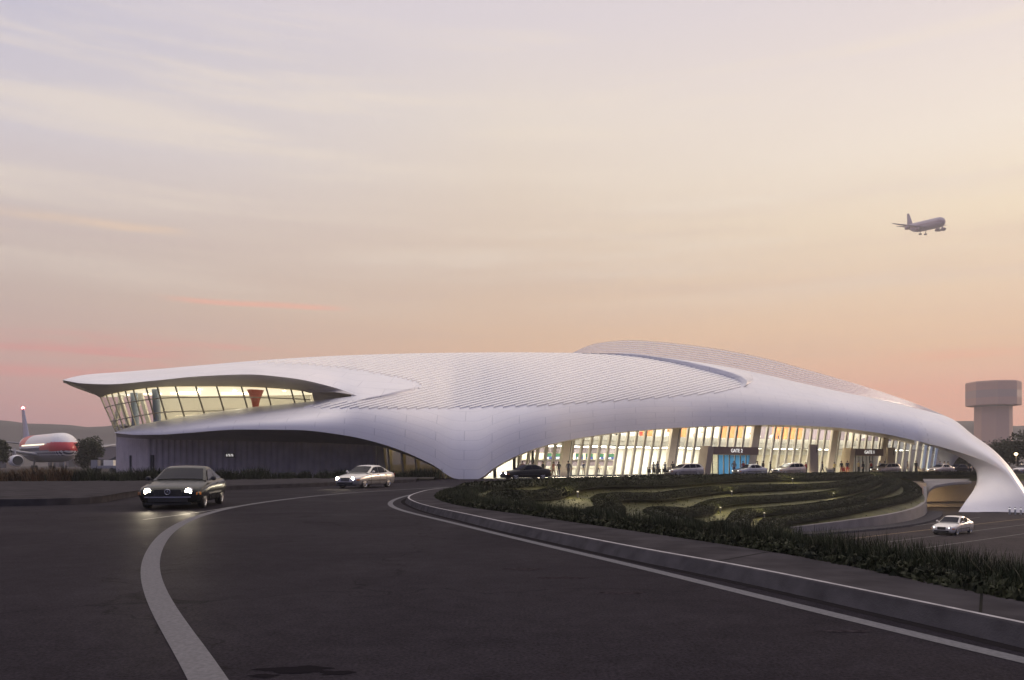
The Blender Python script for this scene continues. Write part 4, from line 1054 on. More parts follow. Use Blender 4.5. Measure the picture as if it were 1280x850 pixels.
    if suv: wins = [[(.72, zb + .05), (.24, 1.42 * kz), (-.28, HT - .1), (-.28, zb + .05)], [(-.34, zb + .05), (-.34, HT - .1), (-1.12, HT - .1), (-1.12, zb + .06)], [(-1.18, zb + .06), (-1.18, HT - .1), (-1.62, HT - .14), (-1.9, zb + .14)]]
    elif coupe: wins = [[(.58, zb + .04), (.08, HT - .14), (-.22, HT - .09), (-.52, HT - .10), (-.52, zb + .05)], [(-.58, zb + .05), (-.58, HT - .10), (-.85, HT - .13), (-1.32, zb + .12)]]
    else: wins = [[(.68, zb + .04), (.2, HT - .14), (-.2, HT - .085), (-.26, HT - .085), (-.26, zb + .05)], [(-.33, zb + .05), (-.33, HT - .085), (-.8, HT - .10), (-1.06, HT - .2), (-1.06, zb + .06)], [(-1.1, zb + .06), (-1.1, HT - .23), (-1.36, zb + .12)]]
    for s in (1, -1):
        for wpts in wins:
            V = [(x * kx, s * (hw(zz) + (.02 if zz > zb + .2 else .012)), zz) for x, zz in wpts]
            if s < 0: V = V[::-1]
            MB().poly(V).build('side_window', M['carglass'], cabin)
        # mirror, handles, sill, moulding
        m_ = MB(); mc = Vector((.62 * kx, s * (.90 * ky + .08), zb + .1)); m_.tube([mc + Vector((.05, 0, 0)), mc + Vector((.03, 0, 0)), mc + Vector((-.04, 0, 0)), mc + Vector((-.07, 0, 0))], [.04, .085, .085, .07], 10); m_.bar(mc - Vector((0, s * .14, .03)), mc, .05, .03)
        m_.build('side_mirror', M['plastic'] if star or suv else pm, car)
        for hx in ((-.12, -1.0) if not coupe else (-.42,)):
            MB().box((hx * kx, s * (.905 * ky), (.83 + up) * kz), (.2, .03, .035)).build('door_handle', M['chrome'] if suv else M['plastic'], car)
        MB().box((-.0, s * (.905 * ky), .50 * kz + up * .5), (2.1 * kx, .03, .06)).build('side_moulding', M['chrome'] if coupe else M['plastic'], car)
        for dx in ((.72, -.30, -1.12) if not coupe else (.72, -.56)):
            MB().box((dx * kx, s * .8985 * ky, .55 * kz + up), (.012, .012, .56)).build('door_seam', M['black'], car)
        # lamps
        hl = M['headlight'] if lights == 'on' else M['headlight_dim'] if lights == 'dim' else M['lens']
        zl = (.60 + up) * kz
        lp = MB(); lp.tube([(2.20 * kx, s * .585 * ky, zl), (2.285 * kx, s * .57 * ky, zl), (2.30 * kx, s * .565 * ky, zl)], [.13, .115, .07], 12); h_ = lp.build('headlight', M['lens'], car)
        MB().tube([(2.295 * kx, s * .57 * ky, zl), (2.312 * kx, s * .57 * ky, zl)], .10 if lights == 'on' else .055, 12).build('bulb', hl, h_)
        MB().box((2.12 * kx, s * .80 * ky, zl - .07), (.22, .1, .09), rz=-s * .55).build('indicator', M['amber'], car)
        MB().box((-2.2 * kx, s * .66 * ky, (.82 + up) * kz), (.16, .26, .14), rz=s * .2).build('tail_light', M['taillight'], car)
    gh = .24 if grille == 'black' else .3
    gr = MB(); gr.box((2.285 * kx, 0, (.55 + up * .8) * kz), (.1, .62 if not star else .86, .22 * kz)); 
    for q in range(4): gr.box((2.338 * kx, 0, (.48 + up * .8 + q * .045) * kz), (.012, .6, .014), mi=1)
    grl = gr.build('grille', [M['black'], M['plastic'] if star else M['chrome']], car)
    MB().box((2.26 * kx, 0, .32 * kz), (.16, 1.1 * ky, .13)).box((2.2 * kx, 0, .20 * kz), (.2, 1.3 * ky, .06)).build('air_intake', M['black'], car)
    MB().box((2.31 * kx, 0, .415 * kz), (.06, 1.3 * ky, .045)).build('bumper_trim', M['chrome'] if star else pm, car)
    if star:
        em = MB(); c = Vector((2.36 * kx, 0, .585 * kz)); r = .085
        em.tube([c + Vector((0, r * math.cos(a), r * math.sin(a))) for a in np.linspace(0, 2 * PI, 21)], .011, 6, cap=False)
        for k in range(3):
            a = PI / 2 + k * 2 * PI / 3; em.bar(c, c + Vector((0, r * math.cos(a), r * math.sin(a))), .022, .01, side=(0, -math.sin(a), math.cos(a)), taper=.3)
        em.build('emblem', M['chrome'], grl)
    return car
def xy(px, D): return ((px - CX) / FPX * D, D)
make_car('black coupe with both headlights blazing on the left lane', (.018, .02, .022), xy(232, 28.6), -80.5, coupe=True, lights='on', L=4.9, Wd=2.0, H=1.42, star=True, metal=.4, rough=.25, name='coupe_car')
make_car('silver saloon with lit headlights driving in front of the metal wall', (.5, .48, .46), xy(457, 51), -113, lights='on', L=4.5, metal=.55, name='sedan_car')
for car_, e_ in ((bpy.data.objects['coupe_car'], 160), (bpy.data.objects['sedan_car'], 120)):
    for s in (1, -1):
        l = bpy.data.lights.new('headlight_beam', 'SPOT'); l.energy = e_; l.color = (1, .86, .62); l.spot_size = math.radians(70); l.spot_blend = .8; l.shadow_soft_size = .06
        lo = bpy.data.objects.new('headlight_beam', l); COL.objects.link(lo); lo.parent = car_; lo.location = (2.55, s * .6, .62); lo.rotation_euler = Vector((-1, 0, .22)).to_track_quat('Z', 'Y').to_euler()
DO = 'cars lined up on the drop-off road'
make_car('black saloon on the drop-off road beside the central roof foot', (.022, .021, .025), xy(657, 78), -153, lights='on', L=4.9, H=1.45, group=DO)
make_car('pale grey estate car just before gate 2', (.42, .38, .36), xy(855, 99.5), -158, kind='suv', L=4.9, Wd=1.9, H=1.58, lights='dim', group=DO, name='estate_car')
make_car('silver grey saloon parked right under the gate 2 sign', (.40, .39, .42), xy(937, 105), -156, L=4.7, H=1.48, lights='dim', group=DO)
make_car('cream off-road car between gate 2 and the dark brown sign slab', (.62, .5, .4), xy(986, 110.5), -155, kind='suv', L=4.8, Wd=1.9, H=1.66, lights='dim', group=DO, name='suv_car')
make_car('cream off-road car beside the pale sign slab at gate 1', (.66, .54, .42), xy(1107, 120), -155, kind='suv', L=4.8, Wd=1.9, H=1.66, lights='dim', group=DO, name='suv_car')
make_car('pinkish silver saloon parked past the end of the glass front', (.45, .37, .34), xy(1176, 126.5), -153, L=4.6, H=1.5, lights='dim', group=DO)
make_car('grey car half hidden behind the landing leg of the roof', (.4, .38, .42), xy(1281, 122), -150, L=4.6, H=1.5, lights='off', group=DO)
make_car('white saloon driving on the sunken lower road', (.62, .6, .58), xy(1191, 65.5), -139, L=4.6, H=1.44, lights='dim', z=-4.2, metal=.3)
make_car('dark car parked in the shade between the rear leg and the trees', (.03, .025, .028), xy(1197, 134), -160, L=4.6, H=1.5, lights='off', group=DO)
# ------------------------------------------------------------------ foliage
def leaf_cloud(mb, centres, normals, size, n_rng, mi=0, aspect=1.5):
    k = len(centres); C = np.asarray(centres); Nn = np.asarray(normals)
    a = n_rng.normal(size=(k, 3)); a -= Nn * (a * Nn).sum(1, keepdims=True) * .35; a /= np.linalg.norm(a, axis=1, keepdims=True)
    b = np.cross(a, Nn + n_rng.normal(size=(k, 3)) * .45); b /= np.linalg.norm(b, axis=1, keepdims=True) + 1e-9
    s = size * n_rng.uniform(.6, 1.35, (k, 1))
    P = np.stack([C - a * s * aspect * .5, C + b * s * .4, C + a * s * aspect * .5, C - b * s * .4], 1).reshape(-1, 3)
    o = len(mb.v); mb.v.extend(map(tuple, P.tolist()))
    for i in range(k): mb.f.append((o + 4 * i, o + 4 * i + 1, o + 4 * i + 2, o + 4 * i + 3))
    mb.m.extend([mi] * k); mb.sm.extend([False] * k)
def hedge(P, wd, ht, label, leaf=.2, dens=45, group=None, name='hedge', core=True, hvar=.05):
    P = resample(P, step=.5); n = len(P); A = np.array(P)
    hs = np.array([ht * (1 + hvar * math.sin(i * .7) * math.sin(i * .23 + 1)) for i in range(n)]); hs[:4] *= (.35, .6, .8, .95); hs[-4:] *= (.95, .8, .6, .35)
    T_ = np.gradient(A[:, :2], axis=0); T_ /= np.linalg.norm(T_, axis=1, keepdims=True); NN = np.stack([-T_[:, 1], T_[:, 0]], 1)
    prof = [(-.5, -.3), (-.5, .55), (-.36, .9), (0, 1.0), (.36, .9), (.5, .55), (.5, -.3)]
    rows = [[(A[i, 0] + NN[i, 0] * wd * u, A[i, 1] + NN[i, 1] * wd * u, A[i, 2] + hs[i] * v) for u, v in prof] for i in range(n)]
    mb = MB(); mb.grid([[(A[i, 0] + (q[0] - A[i, 0]) * .86, A[i, 1] + (q[1] - A[i, 1]) * .86, A[i, 2] + (q[2] - A[i, 2]) * .9) for q in rows[i]] for i in range(n)], 1, True)
    R = np.array(rows); tot = int(n * .5 * (wd + 2 * ht) * dens)
    ii = rng.uniform(0, n - 1.001, tot); jj = rng.uniform(.35, len(prof) - 1.35, tot); i0 = ii.astype(int); j0 = jj.astype(int); fi = (ii - i0)[:, None]; fj = (jj - j0)[:, None]
    C = (R[i0, j0] * (1 - fi) + R[i0 + 1, j0] * fi) * (1 - fj) + (R[i0, j0 + 1] * (1 - fi) + R[i0 + 1, j0 + 1] * fi) * fj
    mid = A[i0] + np.array((0, 0, ht * .4)); nn = C - mid; nn /= np.linalg.norm(nn, axis=1, keepdims=True)
    C = C + nn * rng.normal(0, leaf * .28, (tot, 1))
    leaf_cloud(mb, C, nn, leaf, rng)
    o = mb.build(name, [M['hedge'], M['hedge_core']]); tag(o, label, 'hedge', group); return o
i_n, i_f = 13 * NS, 26 * NS       # boundary samples: near nose .. far side by the tunnel
def contour(t, ia, ib, amp=.035, ph=0):
    return [bowl(i, t + amp * math.sin((i - ia) / (ib - ia) * 9 + ph) + .02 * math.sin(i * .31 + ph)) for i in np.arange(ia, ib, 2.0)]
hedge([bowl(i, .02) for i in np.arange(17 * NS, 27 * NS, 2.0)], 1.3, .34, 'long low hedge along the kerb of the drop-off road', .16, 60, 'garden hedges')
for t, ia, ib, ph, lab in ((.10, 15.4, 25.6, 0, 'uppermost curved hedge terrace below the drop-off hedge'), (.30, 16.0, 25.4, 1.2, 'second curved hedge terrace down the garden slope'), (.50, 16.6, 24.6, 2.5, 'third curved hedge terrace halfway down the garden bowl'),
                           (.70, 16.8, 25.0, 3.6, 'fourth curved hedge terrace, short and above the low road wall'), (.88, 17.0, 24.8, 5.0, 'lowest hedge terrace at the bottom of the bowl near the road wall')):
    hedge(contour(t, ia * NS, ib * NS, .022, ph), 1.9, .42, lab, .085, 210, 'garden hedges')
# rim hedge on the near side, under the tall grass
hedge([np.array((*(Bc[int(i)] + (NL[int(i)][:2] - Bc[int(i)]) / np.linalg.norm(NL[int(i)][:2] - Bc[int(i)]) * .55), .05)) for i in np.arange(4 * NS, 18.6 * NS, 2.0)], 1.0, .26, 'dark clipped hedge along the inner edge of the curved pavement', .07, 420, 'garden hedges')
# tall blades along the rim and ground cover on the slope: uncountable
def blades(name, pts, hmin, hmax, wd, m, lean=.35):
    k = len(pts); C = np.asarray(pts); h = rng.uniform(hmin, hmax, (k, 1)); a = rng.uniform(0, 2 * PI, k); d = np.stack([np.cos(a), np.sin(a), np.zeros(k)], 1); ln = d * h * rng.uniform(.05, lean, (k, 1))
    sd = np.stack([-np.sin(a), np.cos(a), np.zeros(k)], 1) * wd * rng.uniform(.6, 1.3, (k, 1)); upv = np.array((0, 0, 1.0))
    V = np.stack([C - sd * .5, C + sd * .5, C + upv * h * .6 + ln * .4 + sd * .35, C + upv * h * .6 + ln * .4 - sd * .35, C + upv * h + ln], 1).reshape(-1, 3)
    mb = MB(); mb.v = list(map(tuple, V.tolist()))
    for i in range(k): mb.f += [(5 * i, 5 * i + 1, 5 * i + 2, 5 * i + 3), (5 * i + 3, 5 * i + 2, 5 * i + 4)]
    mb.m = [0] * len(mb.f); mb.sm = [False] * len(mb.f)
    return mb.build(name, m)
pts = []
def rimpt(i, u):
    b = Bc[int(i) % NB] * (1 - i % 1) + Bc[(int(i) + 1) % NB] * (i % 1); l = NL[int(i) % NB][:2]; d = (l - b) / np.linalg.norm(l - b); p = b + d * u; return (p[0], p[1], .12 - max(u - 1.2, 0) * .22)
seg = []
for i in range(4 * NS, 18 * NS):
    ln = np.linalg.norm(Bc[i + 1] - Bc[i]); dist = np.linalg.norm(Bc[i]); dn = min(520, 5200 / max(dist, 6))
    for _ in range(int(ln * 1.7 * dn)): pts.append(rimpt(i + random.random(), random.uniform(.12, 1.75)))
o = blades('grass', pts, .14, .34, .012, M['blade']); o['kind'] = 'stuff'
pts = []
for _ in range(900):
    i = random.uniform(4 * NS, 15 * NS); u = random.uniform(.3, 1.6); c = rimpt(i, u)
    for _ in range(14): pts.append((c[0] + random.gauss(0, .05), c[1] + random.gauss(0, .05), c[2]))
o = blades('tall_grass', pts, .24, .47, .011, M['blade'], .6); o['kind'] = 'stuff'
C = []; 
for _ in range(9000):
    i = random.uniform(12 * NS, 27 * NS); t = random.uniform(.02, .98); C.append(bowl(i, t) + np.array((0, 0, .03)))
mb = MB(); leaf_cloud(mb, C, np.tile(np.array((0, -.3, .95)), (len(C), 1)), .11, rng); o = mb.build('ground_cover', M['tuft']); o['kind'] = 'stuff'
# garden lights glowing between the hedges
def garden_light(t, i, label, n=1):
    p = bowl(i, t); o = thing('garden_light', label, 'lamp', (p[0], p[1], p[2]), 0, 'small lamps in the garden terraces')
    MB().tube([(0, 0, -.1), (0, 0, .42)], .05, 8).build('post', M['green_metal'], o); MB().tube([(0, 0, .42), (0, 0, .5)], .07, 8).build('lamp_head', M['lamp_garden'], o)
    l = bpy.data.lights.new('lamp', 'POINT'); l.energy = 120; l.color = (1, .82, .4); l.shadow_soft_size = .12; lo = bpy.data.objects.new('lamp', l); COL.objects.link(lo); lo.parent = o; lo.location = (0, -.2, 1.25)
M['lamp_garden'] = emis('garden_lamp', (1, .8, .4), .25)
for t, i, lab in ((.20, 18.6 * NS, 'small garden lamp behind the first hedge terrace near its left end'), (.19, 22.6 * NS, 'small garden lamp on the top terrace below gate 2'), (.40, 21.4 * NS, 'small garden lamp on the second terrace at the middle of the slope'), (.39, 24.2 * NS, 'small garden lamp on the second terrace toward the tunnel'), (.60, 20.4 * NS, 'small garden lamp on the third terrace above a dark shrub'), (.59, 22.4 * NS, 'small garden lamp on the third terrace near the road wall'), (.80, 21.0 * NS, 'small garden lamp at the bottom terrace by the road wall')):
    garden_light(t, i, lab)
# trees
def tree(name, label, loc, h, r, crown_z, n=2600, leaf=.3, group=None, squash=1.0, blobs=16):
    t = thing(name, label, 'tree', loc, random.uniform(0, 6), group)
    mb = MB(); mb.tube([(0, 0, -.2), (.05, .03, h * .25), (-.05, .08, h * .5), (.1, 0, h * .72)], [h * .035, h * .027, h * .02, h * .01], 8)
    lim = []
    for k in range(7):
        a = 2 * PI * k / 7 + random.uniform(-.3, .3); z0 = h * random.uniform(.3, .55); e = Vector((math.cos(a) * r * .7, math.sin(a) * r * .7, crown_z + random.uniform(-.3, .5) * r * squash)); lim.append(e)
        mb.tube([(0, .04, z0), e * .5 + Vector((0, 0, z0 * .5 + .1)), e], [h * .014, h * .009, h * .004], 6)
    mb.build('trunk', M['bark'], t)
    cs, rs = [], []
    for k in range(blobs):
        d = rng.normal(size=3); d /= np.linalg.norm(d); q = rng.uniform(.25, .8); cs.append(np.array((0, 0, crown_z)) + d * np.array((r, r, r * squash)) * q); rs.append(r * rng.uniform(.25, .5))
    C, Nn = [], []
    for _ in range(n):
        k = rng.integers(blobs); d = rng.normal(size=3); d /= np.linalg.norm(d); C.append(cs[k] + d * rs[k] * rng.uniform(.55, 1.08)); Nn.append(d)
    m2 = MB(); leaf_cloud(m2, C, Nn, leaf, rng); m2.build('crown', M['tree_leaf'], t); return t
g = at(110, 586, 152); tree('broadleaf_tree', 'dense dark round tree between the parked airliner and the metal wall', (g.x, g.y, 0), 6.8, 2.9, 3.9, 3800, .34, squash=1.12, blobs=20)
g = at(-6, 586, 140); tree('broadleaf_tree', 'dark tree at the left edge in front of the airliner wing', (g.x, g.y, 0), 6.6, 3.0, 4.4, 3000, .32)
TG = 'trees behind the landing leg'
for px_, D, h, r, lab in ((1252, 165, 7.2, 3.6, 'dark spiky-topped tree behind the street lamp'), (1272, 150, 6.6, 3.2, 'dark tree at the right edge behind the street lamp'), (1232, 175, 6.0, 3.4, 'dark tree left of the street lamp below the control tower'), (1206, 172, 4.6, 3.2, 'low dark tree seen through the arch of the landing leg'),
                          (1192, 178, 4.8, 3.0, 'low dark tree seen between the rear leg and the arch'), (1295, 160, 8, 4, 'tall dark tree right of the street lamp')):
    tree('broadleaf_tree', lab, ((px_ - CX) / FPX * D, D, 0), h, r, h * .56, 2600, .34, TG)
# planting strip on the left island
CLG = 'ornamental grass clumps along the left traffic island'
def clump(m, h, n=150, sp=.35):
    pts = [(max(-.4, min(.4, random.gauss(0, sp))), max(-.4, min(.4, random.gauss(0, sp))), 0) for _ in range(n)]; return blades('grass_clump', pts, h * .5, h, .05, m, .75)
protos = []
spots = []
for k in range(64):
    u = k / 63; px_ = -40 + 582 * u + random.uniform(-4, 4); D = np.interp(px_, [-40, 150, 330, 470, 545], [58, 60, 66, 73, 76]) + random.uniform(-1.6, 1.6); spots.append((px_, D))
for k, (px_, D) in enumerate(spots):
    red = px_ < 90 and k % 3 != 2; key = (red, k % 2)
    lab = 'russet ornamental grass clump on the island in front of the parked airliner' if red else 'dark ornamental grass clump on the island before the metal wall'
    q = [p for kk, p in protos if kk == key]
    loc = ((px_ - CX) / FPX * D, D, .2); sc = random.uniform(.75, 1.15)
    if px_ > 330: sc *= .8
    if not q:
        o = clump(M['blade_red'] if red else M['blade'], 1.15); o.location = loc; tag(o, lab, 'ornamental grass', CLG + (' (russet)' if red else ' (dark)')); protos.append((key, o))
    else:
        o = q[0].copy(); COL.objects.link(o); o.location = loc
    o.rotation_euler = (0, 0, random.uniform(0, 6)); o.scale = (sc * 1.3, sc * 1.3, sc)
# low soil bed under the clumps
bed = resample([np.array(xy(p, d)) for p, d in ((-60, 57), (-40, 58), (150, 60), (330, 66), (470, 73), (545, 75.5))], n=40)
mb = MB(); mb.grid([[(p[0], p[1] - 2.1, .1) for p in bed], [(p[0], p[1] - 1.9, .24) for p in bed], [(p[0], p[1] + 2.4, .30) for p in bed], [(p[0], p[1] + 2.6, .0) for p in bed]], 0, False); structure(mb.build('planting_soil', M['soil']))
# ------------------------------------------------------------------ sunken road: retaining wall, tunnel, bollards
wl_ = resample(catmull([np.array((*p, z)) for p, z in LW], 8), step=.6)
mb = MB(); rows = []
for i, p in enumerate(wl_):
    t = wl_[min(i + 1, len(wl_) - 1)] - wl_[max(i - 1, 0)]; t = t[:2] / np.linalg.norm(t[:2]); nn = np.array((t[1], -t[0])) * -1
    nn = nn if nn @ (np.array((45, 60)) - p[:2]) > 0 else -nn
    q = p[:2] - nn * .3; zt = p[2] + .12
    rows.append([(*(p[:2] + nn * .05), -4.25), (*(p[:2] + nn * .05), zt), (*q, zt), (*q, -4.25)])
mb.grid(rows, 0, False); mb.add(rows[0], [(0, 1, 2, 3)]); mb.add(rows[-1], [(3, 2, 1, 0)])
tag(mb.build('retaining_wall', M['concrete']), 'low curved concrete retaining wall along the sunken road', 'wall')
mb = MB(); rows = []
for i, p in enumerate(wl_):
    t = wl_[min(i + 1, len(wl_) - 1)] - wl_[max(i - 1, 0)]; t = t[:2] / np.linalg.norm(t[:2]); nn = np.array((-t[1], t[0])); nn = nn if nn @ (np.array((45, 60)) - p[:2]) > 0 else -nn
    rows.append([(*(p[:2] + nn * .05), -4.02), (*(p[:2] + nn * 1.6), -4.03), (*(p[:2] + nn * 1.62), -4.2)])
mb.grid(rows, 0, False); structure(mb.build('lower_pavement', M['kerb']))
tn = thing('tunnel_entrance', 'warmly lit tunnel mouth under the drop-off road beside the landing leg', 'tunnel', (54, 98, -4.2)); TNO = (54, 98, -4.2)
inn = resample(catmull([np.array(p) for p in ((49.35, 95.3), (50.2, 100), (52.6, 104.6), (57, 106.2), (63, 106), (68, 104))], 6), step=.7)
mb = MB(); mb.grid([[(*p, -4.25) for p in inn], [(*p, -.75) for p in inn]], 0, True); mb.build('tunnel_wall', M['tunnel'], tn, off=TNO)
lintel = catmull([np.array(p) for p in ((49.25, 95.0, -2.35), (49.5, 95.1, -1.75), (50.3, 95.6, -1.25), (52.0, 96.8, -.98), (54.2, 98.4, -.84), (56.6, 100.0, -.75), (57.9, 100.9, -.73))], 6)
mb = MB(); rows = []
for p in lintel: rows.append([(p[0], p[1], p[2] - .28), (p[0], p[1] - .12, p[2] - .2), (p[0], p[1] - .12, p[2] + .06), (p[0], p[1] + .15, p[2] + .1), (p[0] + 1.2, p[1] + 3, -.6), (55.6 + (p[0] - 49.25) * .75, 108.3, -.5)])
mb.grid(rows, 0, False); rows = [[(p[0], p[1], p[2] - .28), (p[0] + 1.2, p[1] + 4, -.95), (55.6 + (p[0] - 49.25) * .75, 108.3, -.95)] for p in lintel]; mb.grid(rows, 0, True); mb.build('lintel', M['concrete'], tn, off=TNO)
mb = MB(); mb.grid([[(*p, -3.6) for p in resample(inn, n=30)], [(*(p * .996 + np.array((.2, -.05))), -3.45) for p in resample(inn, n=30)]], 0, False); mb.build('wall_rail', M['brown'], tn, off=TNO)
for x, y in ((53.0, 99.6), (55.5, 102.2)):
    MB().box((x, y, -1.02), (2.6, .5, .08), rz=.25).build('ceiling_light', M['lamp_warm'], tn, off=TNO)
for k in range(4):
    c = at(1262 + k * 7, 640.5, 90.5 - k * .4); o = None
    if k == 0:
        bol = thing('bollard', 'short grey bollard at the base of the landing leg', 'bollard', (c.x, c.y, -4.2), 0, 'bollards at the landing leg'); MB().tube([(0, 0, 0), (0, 0, .8), (0, 0, .86)], [.1, .1, .05], 10).build('post', M['steel'], bol); MB().tube([(0, 0, .62), (0, 0, .7)], .105, 10).build('band', M['signwhite'], bol)
    else: copy_tree(bol, (c.x, c.y, -4.2))
# ------------------------------------------------------------------ control tower, street lamp, far sheds
c = at(1241.5, 580, 650); ct = thing('control_tower', 'hazy control tower with a broad octagonal cap on a thick shaft', 'tower', (c.x, c.y, 0), scale=(1.51, 1.51, 1.5))
def octp(r, z, ph=PI / 8): return [(r * math.cos(ph + 2 * PI * k / 8), r * math.sin(ph + 2 * PI * k / 8), z) for k in range(8)]
MB().grid([octp(9.3, -1), octp(9.0, 32.5)], 0, False, True).build('shaft', M['tower'], ct)
mb = MB(); mb.grid([octp(8.8, 32.35), octp(13.1, 32.5), octp(13.2, 32.8), octp(13.2, 44.6), octp(12.9, 45.3)], 0, False, True); mb.poly(octp(12.9, 45.3)); cab = mb.build('cab', M['tower'], ct)
MB().grid([octp(9.06, 31.9), octp(9.06, 32.34)], 0, False, True).build('collar', mat('tower_collar', (.3, .19, .16), .7), ct)
MB().grid([octp(13.22, 36.5), octp(13.22, 40.5)], 0, False, True).build('window_band', mat('tower_glass', (.52, .36, .3), .4), cab)
c = at(1270, 569, 138); sl = thing('street_lamp', 'lit street lamp glowing between the dark trees', 'street lamp', (c.x, c.y, 0))
MB().tube([(0, 0, 0), (0, 0, c.z)], [.08, .05], 8).build('pole', M['green_metal'], sl); MB().tube([(0, 0, c.z), (0, 0, c.z + .12), (0, 0, c.z + .3), (0, 0, c.z + .4)], [.1, .26, .26, .08], 10).build('lamp_head', emis('street_lamp_glow', (1, .72, .35), 14), sl)
l = bpy.data.lights.new('lamp', 'POINT'); l.energy = 120; l.color = (1, .7, .4); l.shadow_soft_size = .3; lo = bpy.data.objects.new('lamp', l); COL.objects.link(lo); lo.parent = sl; lo.location = (0, -.6, c.z)
def shed(px0, px1, D, h, label, m_):
    a, b = (px0 - CX) / FPX * D, (px1 - CX) / FPX * D; o = thing('hangar', label, 'building', ((a + b) / 2, D, 0)); W_ = b - a
    MB().box((0, 4, h / 2), (W_, 8, h)).build('wall', m_, o)
    MB().prism([(-W_ / 2 - .3, -.3, h), (W_ / 2 + .3, -.3, h), (W_ / 2 + .3, 4, h + 1.2), (-W_ / 2 - .3, 4, h + 1.2)], (0, .01, .25)).build('roof', M['concrete'], o)
    for k in range(int(W_ // 5)): MB().box((-W_ / 2 + 2.5 + k * 5, -.06, 1.8), (3.2, .1, 3.4)).build('door', M['dark_door'], o)
shed(118, 150, 330, 8.5, 'pale low hangar far behind the round tree', mat('hangar_wall', (.2, .17, .17), .7))
shed(-40, 8, 300, 5, 'dark low shed far behind the airliner tail', mat('shed_wall', (.1, .09, .1), .7))
shed(60, 112, 420, 6, 'long grey shed far behind the airliner nose', mat('shed_grey', (.14, .12, .13), .7))
# apron cargo loader beside the wall
c = gnd(131, 590.5); ld = thing('cargo_loader', 'apron loader truck with a raised boom beside the metal wall', 'loader', (c.x, c.y, 0), .2)
MB().box((0, 0, .95), (4.2, 1.8, .5)).box((-1.5, 0, 1.7), (1.1, 1.7, 1.0)).build('truck_body', M['steel'], ld)
MB().bar((-.5, 0, 1.4), (3.6, 0, 3.6), .35, .3).build('boom', M['dark_door'], ld); MB().box((.8, 0, 1.7), (1.6, 1.6, 1.0)).build('cargo_box', M['white_in'], ld)
for x in (-1.4, 1.4):
    for s in (1, -1): MB().tube([(x, s * .75, .42), (x, s * .95, .42)], .42, 12, 0, False).build('wheel', M['black'], ld)
